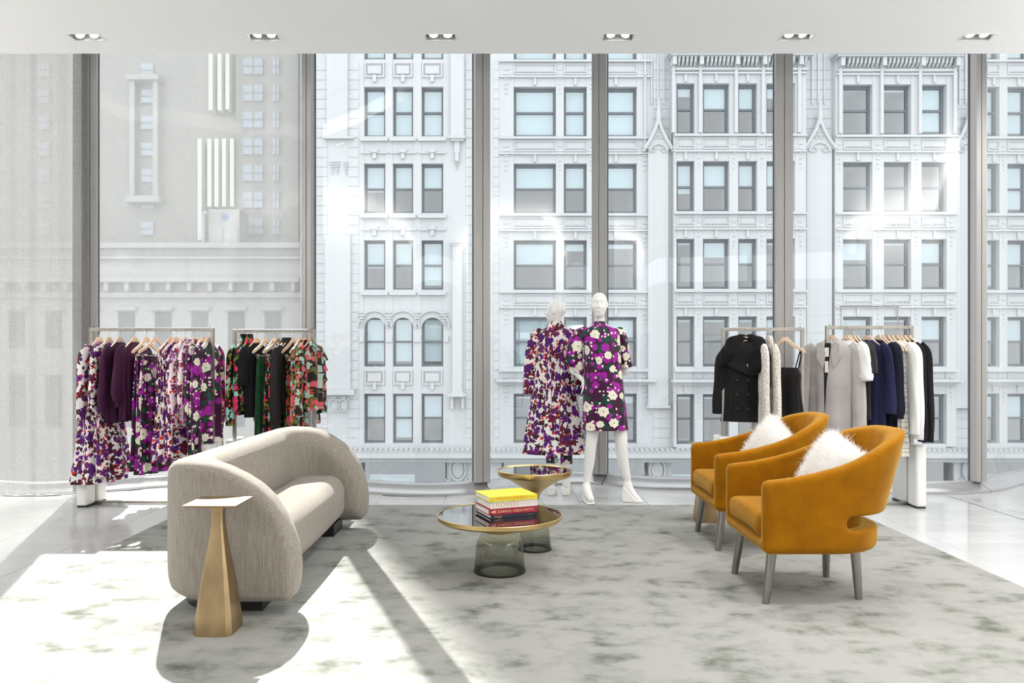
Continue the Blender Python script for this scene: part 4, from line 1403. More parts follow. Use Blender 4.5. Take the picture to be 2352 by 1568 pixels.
# ------------------------------------------------------------------ fluffy pillows
def pillow_fn(X, Y, Z):
    s = .225
    pin = 1 - .10 * np.cos(X / s * PI / 2 * .9) * 0
    e = np.clip(1 - (np.abs(X) / s) ** 2.6, 0, 1) * np.clip(1 - (np.abs(Z) / s) ** 2.6, 0, 1)
    th = .012 + .075 * np.sqrt(e)
    q = rbox2(X, Z, s * (1 - .06 * (1 - (np.abs(Z) / s) ** 2)), s * (1 - .06 * (1 - (np.abs(X) / s) ** 2)), .02)
    return np.maximum((np.abs(Y) - th) * .8, q)
pil = {}
def pillow(label, loc, rot, wild, seed):
    t = thing('fur_pillow', label, 'pillow', loc, 0, group='fluffy white pillows on the armchairs')
    t.rotation_euler = rot
    o = sdf('pillow_body', pillow_fn, (-.235, -.1, -.235), (.235, .1, .235), .013, M['fur'], t, 2)
    # long curly fur locks
    R = np.random.default_rng(seed)
    me = o.data
    V = np.empty(len(me.vertices)*3); me.vertices.foreach_get('co', V); V = V.reshape(-1, 3)
    Nn = np.empty(len(me.vertices)*3); me.vertices.foreach_get('normal', Nn); Nn = Nn.reshape(-1, 3)
    n = 15000
    idx = R.integers(0, len(V), n)
    base = V[idx] + R.normal(0, .003, (n, 3)); nr = Nn[idx]
    dirs = nr + R.normal(0, .45, (n, 3)); dirs[:, 2] += .15
    dirs /= np.linalg.norm(dirs, axis=1)[:, None]
    L = R.uniform(.018, .045, n) * np.where(R.random(n) < .08, 1.25 * wild, 1.0)
    curl = R.normal(0, 1, (n, 3)); curl -= (curl * dirs).sum(1)[:, None] * dirs
    curl /= np.linalg.norm(curl, axis=1)[:, None]
    side = np.cross(dirs, curl)
    vs_, fs_ = [], []
    K = 5
    for s_ in range(K):
        q = s_ / (K - 1)
        c = base + dirs * (L * q)[:, None] + curl * (L * (.42 * q * q + .10 * np.sin(q * 8)))[:, None]
        w = (.0015 * (1 - q) + .0002)
        vs_.append(c + side * w); vs_.append(c - side * w)
    A = np.stack(vs_, 1).reshape(-1, 3)
    b0 = np.arange(n) * (2 * K)
    for s_ in range(K - 1):
        fs_.append(np.stack([b0 + 2*s_, b0 + 2*s_ + 1, b0 + 2*s_ + 3, b0 + 2*s_ + 2], 1))
    fo = obj('fur_pile', np_mesh('fur_pile', A, np.concatenate(fs_), M['fur']), t)
    fo['kind'] = 'stuff'
    return t
pillow('shaggy white fur pillow on the nearest mustard armchair', (1.325 + .49, 4.405 + .02, .615), (math.radians(24), math.radians(-13), PI/2), 1.3, 5)
pillow('white fur pillow on the rear mustard armchair by the coat rack', (1.375 + .47, 5.53 + .05, .610), (math.radians(26), math.radians(-20), PI/2), .9, 9)
# ================================================================== clothes
def loft(name, rings, mat, parent, nseg=56, folds=(6, .0), seed=0, cap_top=False, sup=2.4, cap_bottom=False, split=None, uv0=(0, 0)):
    """rings: (z, halfwidth, halfdepth, cx, cy, fold_amount) from top to bottom; skin is a soft closed tube"""
    R = random.Random(seed)
    # densify
    zz = np.array([r[0] for r in rings])
    n = max(10, int(abs(zz[0] - zz[-1]) / .035) + len(rings))
    t = np.linspace(0, len(rings) - 1, n)
    arr = np.array([list(r) + [0.0] * (6 - len(r)) for r in rings], dtype=float)
    D = np.stack([np.interp(t, np.arange(len(rings)), arr[:, k]) for k in range(6)], 1)
    ph = [R.uniform(0, 6.28) for _ in range(4)]
    f1 = folds[0]
    v, uv, f = [], [], []
    maxp = max(PI * (3 * (a + b) - math.sqrt((3*a + b) * (a + 3*b))) for a, b in D[:, 1:3])
    for i in range(n):
        z, hw, hd, cx, cy, fa = D[i]
        for k in range(nseg + 1):
            a = 2 * PI * k / nseg
            c, s = math.cos(a), math.sin(a)
            q = (abs(c)**sup + abs(s)**sup) ** (-1/sup)
            fold = fa * (math.sin(f1 * a + ph[0] + z * .6) + .5 * math.sin((2*f1 + 1) * a + ph[1] - z * .9) + .3 * math.sin(3 * f1 * a + ph[2])) / 1.5
            x = cx + hw * q * c * (1 + fold * .25) ; y = cy + hd * q * s + fold * .05 * (s if abs(s) > .2 else .2 * (1 if s >= 0 else -1))
            v.append((x, y, z)); uv.append((uv0[0] + k / nseg * maxp, uv0[1] + z))
    m = nseg + 1
    for i in range(n - 1):
        for k in range(nseg):
            f.append((i*m + k, (i+1)*m + k, (i+1)*m + k + 1, i*m + k + 1))
    if cap_top: f.append(tuple(k for k in range(nseg)))
    if cap_bottom: f.append(tuple((n-1)*m + k for k in range(nseg))[::-1])
    return obj(name, mesh_data(name, v, f, mat, True, uv), parent)

def sleeve(name, pts, radii, mat, parent, flat=.6, nseg=22, puff=0.0, seed=0, uv0=(0, 0), wr=.0):
    """tube of cloth along points; radii per point; flattened; open at the cuff"""
    R = random.Random(seed); ph = R.uniform(0, 6.28)
    pts = [Vector(p) for p in pts]
    n = len(pts) * 5
    t = np.linspace(0, len(pts) - 1, n)
    C = np.array([list(p) for p in pts])
    # smooth (Catmull-like through averaging)
    PX = np.stack([np.interp(t, np.arange(len(pts)), C[:, k]) for k in range(3)], 1)
    for _ in range(3):
        PX[1:-1] = .25 * PX[:-2] + .5 * PX[1:-1] + .25 * PX[2:]
    RR = np.interp(t, np.arange(len(pts)), radii)
    v, uv, f = [], [], []
    L = 0
    side = None
    for i in range(n):
        T = Vector(PX[min(i+1, n-1)] - PX[max(i-1, 0)]).normalized()
        if i: L += np.linalg.norm(PX[i] - PX[i-1])
        if side is None:
            side = T.cross(Vector((0, 1, 0)))
            if side.length < .1: side = T.cross(Vector((1, 0, 0)))
        side = (side - T * side.dot(T)).normalized()
        b = T.cross(side).normalized()
        for k in range(nseg + 1):
            a = 2 * PI * k / nseg
            w = 1 + wr * math.sin(5 * a + ph + i * .35) + wr * .6 * math.sin(i * .8 + ph + 2 * a)
            q = Vector(PX[i]) + side * (RR[i] * math.cos(a) * w) + b * (RR[i] * flat * math.sin(a) * w)
            v.append(tuple(q)); uv.append((uv0[0] + k / nseg * max(radii) * 5.0, uv0[1] - L))
    m = nseg + 1
    for i in range(n - 1):
        for k in range(nseg):
            f.append((i*m + k, i*m + k + 1, (i+1)*m + k + 1, (i+1)*m + k))
    f.append(tuple((n-1)*m + k for k in range(nseg)))
    f.append(tuple(k for k in range(nseg))[::-1])
    return obj(name, mesh_data(name, v, f, mat, True, uv), parent)

# ------------------------------------------------------------------ hangers
def hanger_wood_mesh():
    half = [(0.0, 0.0), (.022, 0.0), (.030, -.012), (.075, -.050), (.130, -.085), (.185, -.112), (.205, -.128), (.208, -.142), (.196, -.146), (.178, -.136), (.120, -.108), (.070, -.080), (.030, -.046), (0.0, -.036)]
    poly = half + [(-x, z) for x, z in half[::-1] if x > 0]
    m = MB(); m.prism(poly, -.007, .007)
    me = m.data('wooden_bow', M['maple'])
    return me
def hook_mesh():
    r = .021
    pts = [(0, 0, -.004), (0, 0, .020), (.004, 0, .032)]
    for a in np.linspace(-.35 * PI, .92 * PI, 12):
        pts.append((-.004 + r * math.cos(a), 0, .054 + r * math.sin(a)))
    return MB().tube(pts, .0021, 6).data('hook', M['wire'], True)
def clip_mesh():
    m = MB()
    for sx in (-1, 1):
        x = sx * .125
        m.box(x - .012, x + .012, -.008, .008, -.188, -.150); m.box(x - .004, x + .004, -.012, .012, -.20, -.18)
    m.tube([(-.16, 0, -.165), (.16, 0, -.165)], .0025, 6)
    for sx in (-1, 1): m.tube([(sx * .16, 0, -.165), (sx * .185, 0, -.135)], .0025, 6)
    return m.data('skirt_clips', M['wire'])
H_WOOD, H_HOOK, H_CLIP = hanger_wood_mesh(), hook_mesh(), clip_mesh()
H_DROP = .083          # wood top below the top of the bar
def hanger(label, x, y, barz, rz, clips=False):
    t = thing('clip_hanger' if clips else 'clothes_hanger', label, 'hanger', (x, y, barz - H_DROP), rz, group='pale wooden hangers')
    obj('wooden_bow', H_WOOD, t)
    h = obj('hook', H_HOOK, t); h.rotation_euler = (0, 0, -rz + PI/2)
    if clips: obj('skirt_clips', H_CLIP, t)
    return t

# ------------------------------------------------------------------ garments
def top_garment(name, label, cat, mat, x, y, barz, rz, length, group, w=.19, hem=None, d=.030, neck='round', slv='long', slv_len=.55, slv_r=(.055, .052, .045), fold=.5, nf=7,
                flare=0.0, collar_h=.03, seed=0, cuff=False, slv_out=.05, waist=None, slv_fwd=.0, ruffle=False, tier=None, sup=2.2):
    t = thing(name, label, cat, (x, y, barz - H_DROP), rz, group=group)
    hem = hem or w * .95
    d = d * 1.25
    rings = [(-.046, .066, .022, 0, 0, 0), (-.056, .078, .026, 0, 0, 0), (-.082, w * .66, d * .8, 0, 0, .02), (-.108, w * .88, d * .95, 0, 0, .05), (-.140, w * .99, d * 1.05, 0, 0, .1), (-.21, w * .97, d * 1.1, 0, 0, fold * .5)]
    zb = -.014 - length
    if waist:
        zw = -.014 - waist[0]
        rings += [(zw * .6, w * .92, d * 1.1, 0, 0, fold * .7), (zw, waist[1], d * 1.0, 0, 0, fold)]
        rings += [(zw * .5 + zb * .5, (waist[1] + hem) / 2, d * (1.3 + flare), 0, 0, fold)]
    else:
        rings += [(-.014 - length * .5, (w + hem) / 2, d * (1.15 + flare * .5), 0, 0, fold)]
    rings += [(zb, hem, d * (1.25 + flare * 1.6), 0, 0, fold * 1.3)]
    loft('garment_body', rings, mat, t, folds=(nf, 0), seed=seed, sup=sup, uv0=(seed * .37, seed * .71))
    if collar_h > .03:
        hh = collar_h
        rc = [(-.052 + hh, .043, .022, 0, 0, .0), (-.045 + hh, .046, .026, 0, 0, .0), (-.064, .078, .030, 0, 0, .0)]
        loft('collar', rc, mat, t, nseg=28, seed=seed, uv0=(seed * .2, seed * .33))
    if slv != 'none':
        for sgn in (-1, 1):
            if slv == 'long':
                p = [(sgn * (w - .045), 0, -.100), (sgn * (w + slv_out * .35), slv_fwd * .3, -.155), (sgn * (w + slv_out * .7), slv_fwd * .7, -.12 - slv_len * .45), (sgn * (w + slv_out), slv_fwd, -.12 - slv_len * .85), (sgn * (w + slv_out * .9), slv_fwd * 1.2, -.12 - slv_len)]
                r = [slv_r[0] * .8, slv_r[0], (slv_r[0] + slv_r[1]) / 2, slv_r[1], slv_r[2]]
            else:
                p = [(sgn * (w - .045), 0, -.100), (sgn * (w + .015), 0, -.145), (sgn * (w + .035), 0, -.12 - slv_len * .6), (sgn * (w + .045), 0, -.12 - slv_len)]
                r = [slv_r[0] * .8, slv_r[0], slv_r[0], slv_r[1]]
            s = sleeve('sleeve', p, r, mat, t, flat=.55, seed=seed + sgn, wr=.06, uv0=(seed * .11 + sgn, seed * .5))
            if cuff:
                e = p[-1]
                sleeve('cuff', [e, (e[0], e[1], e[2] - .02), (e[0], e[1], e[2] - .05)], [slv_r[2] * .75, slv_r[2] * .72, slv_r[2] * .75], mat, t, flat=.6, uv0=(seed, seed))
            if ruffle:
                for q in range(3):
                    zq = -.16 - q * .10
                    loft('ruffle', [(zq + .02, .05, .03, sgn * (w + .02), 0, .05), (zq - .02, .056, .040, sgn * (w + .022), 0, .25), (zq - .050, .060, .046, sgn * (w + .026), 0, .45)], mat, t, nseg=34, folds=(6, 0), seed=seed + q, uv0=(q + seed, q))
    if tier:
        zt_ = -.014 - tier
        loft('flounce', [(zt_ + .02, waist[1] + .004 if waist else w, d * 1.25, 0, 0, fold * .6), (zt_ - .06, (waist[1] if waist else w) * 1.06, d * 1.55, 0, 0, fold), (zb - .002, hem * 1.06, d * (1.35 + flare * 1.7), 0, 0, fold * 1.5)], mat, t, folds=(nf + 2, 0), seed=seed + 5, uv0=(seed * .9, seed * .4), sup=sup)
    if ruffle:
        loft('neck_ruffle', [(-.020, .058, .034, 0, 0, .3), (-.04, .056, .030, 0, 0, .1), (-.085, .10, .052, 0, 0, .5)], mat, t, nseg=40, folds=(8, 0), seed=seed, uv0=(seed, 3))
    return t
def skirt(name, label, cat, mat, x, y, barz, rz, length, group, w=.145, hem=.20, d=.028, fold=.8, nf=8, flare=.6, seed=0, legs=False):
    t = thing(name, label, cat, (x, y, barz - H_DROP), rz, group=group)
    z0 = -.172
    if legs:
        for sgn in (-1, 1):
            loft('trouser_leg', [(z0 - .12, w * .52, d * .9, sgn * w * .47, 0, .1), (z0 - length * .5, w * .52, d, sgn * w * .5, 0, fold * .4), (z0 - length, hem * .5, d * 1.1, sgn * w * .52, 0, fold * .6)], mat, t, nseg=30, folds=(3, 0), seed=seed + sgn, uv0=(seed + sgn, seed))
        loft('garment_body', [(z0, w, d * .75, 0, 0, .05), (z0 - .04, w, d * .85, 0, 0, .1), (z0 - .18, w * 1.05, d, 0, 0, .1)], mat, t, folds=(nf, 0), seed=seed, uv0=(seed, 1))
    else:
        loft('garment_body', [(z0, w, d * .7, 0, 0, .05), (z0 - .05, w * 1.02, d * .85, 0, 0, fold * .3), (z0 - length * .4, (w + hem) / 2, d * (1 + flare * .4), 0, 0, fold * .8), (z0 - length, hem, d * (1 + flare), 0, 0, fold * 1.3)], mat, t, folds=(nf, 0), seed=seed, uv0=(seed * .37, seed * .71))
    loft('waistband', [(z0 + .004, w + .003, d * .78 + .002, 0, 0, 0), (z0 - .035, w + .004, d * .85 + .003, 0, 0, 0)], mat, t, uv0=(seed, 2))
    return t

# ------------------------------------------------------------------ racks
def rack(label, x0, x1, y, top, blk_h=.55, front=.18, back=.18, upper=None):
    t = thing('clothing_rack', label, 'clothing rack', ((x0 + x1) / 2, y, 0), group='nickel clothing racks')
    L = (x1 - x0) / 2; q = .015
    mm = M['rack_metal']
    for s in (-1, 1):
        MB().box(s*L - q, s*L + q, -q, q, .006, top - 2*q).build('post', mm, t, bevel=.002)
        for ya, yb in ((-front, -q - .002), (q + .002, back)):
            b = MB().box(s*L - .045, s*L + .045, ya, yb, .012, blk_h).build('counterweight_block', M['white_block'], t, bevel=.022, bseg=4)
            bx('block_foot', b, s*L - .038, s*L + .038, ya + .01, yb - .004, 0, .014, M['black'])
        MB().tube([(s*(L - .02), 0, top - .002), (s*(L - .02), 0, top + .014)], .003, 6).build('end_pin', M['black'], t)
    MB().box(-L - q, L + q, -q, q, top - 2*q, top).build('top_bar', mm, t, bevel=.002)
    MB().box(-L, L, -q, q, .006, .030).build('bottom_rail', mm, t, bevel=.002)
    if upper:
        ua, ub, uz = upper
        m = MB()
        m.tube([(ua, .02, top - .035), (ua, .02, uz)], .005, 6); m.tube([(ub, .02, top - .035), (ub, .02, uz)], .005, 6)
        m.tube([(ua - .014, .02, uz), (ub + .014, .02, uz)], .006, 6)
        m.build('upper_sign_frame', mm, t, smooth=True)
    return t

TOP = 1.575
RY = [7.0, 7.36, 7.03, 6.95]
RX = [(XP(211, RY[0]), XP(488, RY[0])), (XP(539, RY[1]), XP(722, RY[1])), (XP(1661, RY[2]), XP(1843, RY[2])), (XP(1900, RY[3]), XP(2093, RY[3]))]
TOPS = [1.572, 1.572, 1.575, 1.588]
rack('nickel clothing rack of purple floral dresses at the far left', *RX[0], RY[0], TOPS[0])
rack('nickel clothing rack of black floral tops behind the sofa', *RX[1], RY[1], TOPS[1])
rack('nickel clothing rack holding the black peacoat behind the armchairs', *RX[2], RY[2], TOPS[2], blk_h=.605)
cx4 = sum(RX[3]) / 2
rack('nickel clothing rack with thin upper frame and basics at the right', *RX[3], RY[3], TOPS[3], back=.27, upper=(XP(1932, 6.97) - cx4, XP(2062, 6.97) - cx4, CAM_H + 116/1800*6.97))

G1, G2, G3, G4 = 'floral clothes on the far left rack', 'clothes on the rack behind the sofa', 'clothes on the peacoat rack', 'basics on the right rack'
def onrack(i, px): return XP(px, RY[i]), RY[i], TOPS[i]
H = PI / 2
def hang(i, px, turn, clips, hl):
    x, y, b = onrack(i, px)
    rz = H - math.radians(turn)
    hanger(hl, x, y, b, rz, clips)
    return x, y, b, rz
WH = 'pale wooden hanger '
# --- rack 1
a = hang(0, 228, 7, False, WH + 'at the left end of the far left rack, under the floral gown')
top_garment('floral_gown', 'long white and purple floral gown at the left end of the far left rack', 'dress', M['print_white'], *a, 1.26, G1, w=.20, hem=.25, d=.042, waist=(.70, .205), flare=1.1, slv_len=.60, slv_r=(.056, .056, .045), fold=.55, nf=6, seed=1, tier=.66)
a = hang(0, 250, 4, False, WH + 'second from the left on the far left rack')
top_garment('floral_gown', 'second white and purple floral gown, partly behind the first gown', 'dress', M['print_white'], *a, 1.20, G1, w=.19, hem=.24, d=.038, waist=(.70, .195), flare=1.1, slv_len=.5, fold=.6, nf=6, seed=2)
a = hang(0, 275, 6, False, WH + 'of the left plum silk blouse')
top_garment('silk_blouse', 'plum silk blouse with full sleeves next to the floral gowns', 'blouse', M['plum_silk'], *a, .74, G1, w=.19, d=.034, slv_len=.52, slv_r=(.052, .066, .038), cuff=True, fold=.4, nf=8, seed=3)
a = hang(0, 309, 8, False, WH + 'of the right plum silk blouse')
top_garment('silk_blouse', 'plum silk blouse with balloon sleeve next to the hanging floral skirts', 'blouse', M['plum_silk'], *a, .72, G1, w=.195, d=.036, slv_len=.44, slv_r=(.054, .070, .038), cuff=True, fold=.4, nf=9, seed=4)
a = hang(0, 336, 8, True, WH + 'with clips, left of the two holding plum floral skirts')
skirt('floral_skirt', 'plum floral skirt with cream flowers clipped beside the plum blouses', 'skirt', M['print_plum'], *a, 1.0, G1, w=.15, hem=.19, d=.030, seed=5, fold=.7)
a = hang(0, 357, 16, True, WH + 'with clips, right of the two holding plum floral skirts')
skirt('floral_skirt', 'plum floral skirt with cream flowers clipped next to the white floral dresses', 'skirt', M['print_plum'], *a, 1.03, G1, w=.16, hem=.21, d=.032, seed=6, fold=.7)
a = hang(0, 391, 8, False, WH + 'left of the pair above the middle white floral dresses')
top_garment('floral_dress', 'white and maroon floral dress beside the clipped plum skirts', 'dress', M['print_white'], *a, 1.08, G1, w=.18, hem=.20, slv='none', waist=(.62, .16), flare=.8, fold=.7, seed=7)
a = hang(0, 405, 10, False, WH + 'right of the pair above the middle white floral dresses')
top_garment('floral_dress', 'white and maroon floral dress beside the pale ruffled blouses', 'dress', M['print_white'], *a, 1.05, G1, w=.19, hem=.22, slv='none', waist=(.6, .17), flare=.9, fold=.7, seed=8)
a = hang(0, 425, 5, False, WH + 'of the left pale ruffled blouse')
top_garment('ruffled_blouse', 'pale pink and purple ruffled blouse, left of two on the far left rack', 'blouse', M['print_pale'], *a, .78, G1, w=.17, hem=.18, ruffle=True, slv_len=.55, slv_r=(.06, .06, .05), fold=.9, seed=9)
a = hang(0, 445, 4, False, WH + 'of the right pale ruffled blouse')
top_garment('ruffled_blouse', 'pale pink and purple ruffled blouse next to the dark floral dresses', 'blouse', M['print_pale'], *a, .74, G1, w=.17, hem=.18, ruffle=True, slv_len=.5, slv_r=(.06, .06, .05), fold=.9, seed=10)
a = hang(0, 466, 8, False, WH + 'second from the right end of the far left rack')
top_garment('floral_dress', 'plum dress with cream and magenta flowers, second from the right rack post', 'dress', M['print_plum'], *a, 1.10, G1, w=.19, hem=.20, slv_len=.62, slv_r=(.056, .055, .045), fold=.6, seed=11)
a = hang(0, 479, 6, False, WH + 'beside the right post of the far left rack')
top_garment('floral_dress', 'plum dress with cream and magenta flowers against the right rack post', 'dress', M['print_plum'], *a, 1.08, G1, w=.20, hem=.20, slv_len=.66, slv_r=(.058, .062, .040), cuff=True, fold=.6, seed=12)
# --- rack 2
a = hang(1, 561, 14, False, WH + 'at the left end of the rack behind the sofa')
top_garment('turtleneck', 'black turtleneck with pink and mint flowers at the left end behind the sofa', 'top', M['print_black'], *a, .70, G2, w=.18, hem=.17, collar_h=.085, slv_len=.68, slv_r=(.065, .060, .05), fold=.3, seed=21)
a = hang(1, 573, 10, False, WH + 'second from the left on the rack behind the sofa')
top_garment('turtleneck', 'black turtleneck with pink and mint flowers beside the black knit top', 'top', M['print_black'], *a, .66, G2, w=.18, hem=.17, collar_h=.085, slv_len=.55, slv_r=(.065, .055, .05), fold=.3, seed=22)
a = hang(1, 590, 16, False, WH + 'of the short sleeved black knit top')
top_garment('knit_top', 'black knit top with elbow sleeves beside the green tweed skirt', 'top', M['black_knit'], *a, .72, G2, w=.185, hem=.17, slv='short', slv_len=.32, slv_r=(.062, .062, .055), fold=.3, seed=23)
a = hang(1, 610, 16, True, WH + 'with clips above the green tweed skirt')
skirt('tweed_skirt', 'dark green tweed skirt clipped in the middle of the rack behind the sofa', 'skirt', M['green_tweed'], *a, .86, G2, w=.13, hem=.15, d=.03, seed=24, fold=.4, flare=.3)
a = hang(1, 630, 12, True, WH + 'with clips, left of two above the black floral skirts')
skirt('floral_skirt', 'black skirt with pink and mint flowers beside the green tweed skirt', 'skirt', M['print_black'], *a, .86, G2, w=.14, hem=.16, d=.03, seed=25, fold=.6)
a = hang(1, 638, 18, True, WH + 'with clips, right of two above the black floral skirts')
skirt('floral_skirt', 'black skirt with pink and mint flowers beside the black blouses', 'skirt', M['print_black'], *a, .88, G2, w=.15, hem=.17, d=.03, seed=26, fold=.6)
a = hang(1, 656, 10, False, WH + 'of the left plain black blouse')
top_garment('black_blouse', 'plain black blouse, left of two on the rack behind the sofa', 'blouse', M['black_silk'], *a, .70, G2, w=.185, hem=.17, slv_len=.66, slv_r=(.062, .062, .045), collar_h=.05, cuff=True, fold=.4, seed=27)
a = hang(1, 664, 14, False, WH + 'of the right plain black blouse')
top_garment('black_blouse', 'plain black blouse with long cuffed sleeve, right of two behind the sofa', 'blouse', M['black_silk'], *a, .70, G2, w=.19, hem=.17, slv_len=.70, slv_r=(.065, .068, .05), collar_h=.05, cuff=True, fold=.4, seed=28)
a = hang(1, 674, 16, True, WH + 'with clips, left of two above the coral print trousers')
skirt('floral_trousers', 'dark coral floral trousers clipped beside the black blouses', 'trousers', M['print_coral'], *a, .84, G2, w=.12, hem=.12, d=.03, seed=29, legs=True)
a = hang(1, 690, 12, True, WH + 'with clips, right of two above the coral print trousers')
skirt('floral_trousers', 'dark coral floral trousers clipped beside the sheer ruffled blouses', 'trousers', M['print_coral'], *a, .84, G2, w=.12, hem=.12, d=.03, seed=30, legs=True)
a = hang(1, 702, 12, False, WH + 'second from the right end behind the sofa')
top_garment('ruffled_blouse', 'coral and mint floral ruffled blouse, second from the right behind the sofa', 'blouse', M['print_coral'], *a, .66, G2, w=.18, hem=.18, ruffle=True, slv_len=.70, slv_r=(.06, .055, .06), fold=.7, seed=31)
a = hang(1, 714, 14, False, WH + 'at the right end of the rack behind the sofa')
top_garment('ruffled_blouse', 'coral and mint floral ruffled blouse against the right post behind the sofa', 'blouse', M['print_coral'], *a, .66, G2, w=.19, hem=.18, ruffle=True, slv_len=.60, slv_r=(.06, .055, .065), fold=.7, seed=32)
# --- rack 3
x, y, b = onrack(2, 1711)
rzc = math.radians(-16)
hanger(WH + 'under the fur collar of the black peacoat', x, y - .03, b, rzc)
coat = thing('peacoat', 'black double breasted wool peacoat with a fur collar', 'coat', (x, y - .03, b - H_DROP), rzc, group=G3)
loft('garment_body', [(-.05, .05, .03), (-.075, .12, .05), (-.115, .185, .065), (-.16, .205, .075, 0, 0, .05), (-.30, .200, .080, 0, 0, .1), (-.45, .195, .080, 0, 0, .15), (-.62, .20, .085, 0, 0, .2), (-.755, .212, .090, 0, 0, .25)], M['black_wool'], coat, folds=(4, 0), seed=41, sup=2.8)
for sgn in (-1, 1):
    sleeve('sleeve', [(sgn*.150, 0, -.14), (sgn*.200, 0, -.19), (sgn*.214, .0, -.40), (sgn*.240, .015, -.60), (sgn*.240, .02, -.69)], [.06, .066, .060, .055, .052], M['black_wool'], coat, flat=.9, seed=sgn, wr=.03)
def collar_fn(X, Y, Z):
    d = None
    ptsL = [((-.045, .03, -.02), .045), ((-.11, .0, -.055), .055), ((-.165, -.045, -.15), .055), ((-.19, -.06, -.225), .04)]
    ptsR = [((.045, .03, -.02), .045), ((.105, .0, -.06), .058), ((.12, -.06, -.16), .062), ((.095, -.085, -.26), .055), ((.045, -.09, -.33), .03)]
    for pts in (ptsL, ptsR):
        for (a_, ra), (b_, rb) in zip(pts[:-1], pts[1:]):
            q = rcone(X, Y, Z, a_, b_, ra, rb)
            d = q if d is None else smin(d, q, .03)
    d = smin(d, rcone(X, Y, Z, (-.045, .03, -.02), (.045, .03, -.02), .035, .035), .02)
    return d + .003 * np.sin(X * 210) * np.sin(Z * 190) * np.sin(Y * 200)
sdf('fur_collar', collar_fn, (-.26, -.17, -.40), (.20, .10, .06), .009, M['fur_black'], coat, 1)
m = MB(); m.prism([(-.045, -.15), (-.165, -.245), (-.10, -.29), (.02, -.345), (.03, -.30)], -.101, -.092); m.build('lapel', M['black_wool'], coat, bevel=.004)
MB().box(.030, .036, -.104, -.09, -.74, -.34).build('front_edge', M['black_wool'], coat)
for r_ in range(3):
    for bx_ in (-.075, .018):
        MB().lathe([(0, .006), (.010, .006), (.014, .003), (.014, 0), (0, 0)], 14).build('button', M['charcoal'], coat, smooth=True, loc=(bx_, -.0925 - .002*r_, -.385 - .125 * r_), rot=(PI/2, 0, 0))
for sx_ in (-.13, .095): MB().box(sx_ - .006, sx_ + .006, -.092, -.078, -.60, -.49).build('pocket_welt', M['black_silk'], coat, bevel=.003)
bx('woven_label', coat, -.03, .028, -.048, -.044, -.165, -.095, M['label_white']); bx('size_label', coat, -.004, .016, -.088, -.084, -.285, -.245, M['label_white'])
a = hang(2, 1744, 4, False, WH + 'of the left dotted cream blouse')
top_garment('dotted_blouse', 'cream blouse with dark dots next to the black peacoat', 'blouse', M['print_dots'], *a, .80, G3, w=.185, hem=.18, d=.034, slv_len=.72, slv_r=(.062, .056, .045), fold=.3, collar_h=.055, seed=42)
a = hang(2, 1767, 2, False, WH + 'of the right dotted cream blouse')
top_garment('dotted_blouse', 'cream blouse with dark dots next to the black strap dress', 'blouse', M['print_dots'], *a, .80, G3, w=.185, hem=.18, d=.036, slv_len=.72, slv_r=(.062, .056, .045), fold=.3, collar_h=.055, seed=43)
a = hang(2, 1803, -34, False, WH + 'of the black strap dress, rightmost on the peacoat rack')
x, y, b, rz = a
sd = thing('strap_dress', 'black strap dress hanging at the right end of the peacoat rack', 'dress', (x, y, b - H_DROP), rz, group=G3)
loft('garment_body', [(-.275, .13, .024), (-.33, .165, .030), (-.45, .155, .034, 0, 0, .2), (-.62, .175, .04, 0, 0, .3), (-.80, .20, .05, 0, 0, .4)], M['black_silk'], sd, folds=(5, 0), seed=44)
for sgn in (-1, 1):
    for yy in (-.02, .02):
        MB().tube([(sgn * .165, 0, -.105), (sgn * .15, yy, -.19), (sgn * .12, yy * 1.1, -.30)], .007, 6, flat=.6).build('strap', M['black_silk'], sd, smooth=True)
# --- rack 4
a = hang(3, 1911, -46, False, WH + 'of the grey wool jacket')
x, y, b, rz = a
wj = top_garment('wool_jacket', 'grey wool jacket at the left end of the right rack', 'jacket', M['grey_wool'], *a, .86, G4, w=.20, hem=.20, d=.055, slv_len=.72, slv_r=(.060, .060, .055), fold=.25, collar_h=.02, slv_out=.06, slv_fwd=.05, seed=51, nf=4)
m = MB(); m.prism([(-.018, -.07), (.030, -.07), (.040, -.30), (.030, -.86), (.004, -.86), (-.004, -.30)], .070, .082); m.build('dark_lining', M['black_silk'], wj)
for sg in (-1, 1):
    m = MB(); m.prism([(sg*.05, -.055), (sg*.10, -.075), (sg*.105, -.20), (sg*.045, -.30), (sg*.020, -.16)], .068, .090); m.build('lapel', M['grey_wool'], wj, bevel=.005)
bx('hang_tag', wj, -.006, .030, .083, .086, -.19, -.11, M['label_white']); bx('hang_tag', wj, -.002, .030, .083, .086, -.33, -.23, M['label_white'])
a = hang(3, 1945, -14, False, WH + 'of the left white T-shirt')
top_garment('white_tshirt', 'white T-shirt next to the grey wool jacket', 't-shirt', M['white_jersey'], *a, .72, G4, w=.20, hem=.20, d=.04, slv='short', slv_len=.26, slv_r=(.068, .078, .075), collar_h=.01, fold=.35, seed=52)
a = hang(3, 1951, -8, False, WH + 'of the white T-shirt next to the black ones')
top_garment('white_tshirt', 'white T-shirt next to the charcoal T-shirts', 't-shirt', M['white_jersey'], *a, .74, G4, w=.20, hem=.20, d=.04, slv='short', slv_len=.28, slv_r=(.068, .078, .075), collar_h=.01, fold=.35, seed=53)
a = hang(3, 1959, -8, False, WH + 'of the left charcoal T-shirt')
top_garment('charcoal_tshirt', 'charcoal T-shirt behind the white T-shirts', 't-shirt', M['charcoal'], *a, .72, G4, w=.19, hem=.19, d=.03, slv='short', slv_len=.22, slv_r=(.066, .075, .072), collar_h=.01, fold=.3, seed=54)
a = hang(3, 1966, -8, False, WH + 'of the right charcoal T-shirt')
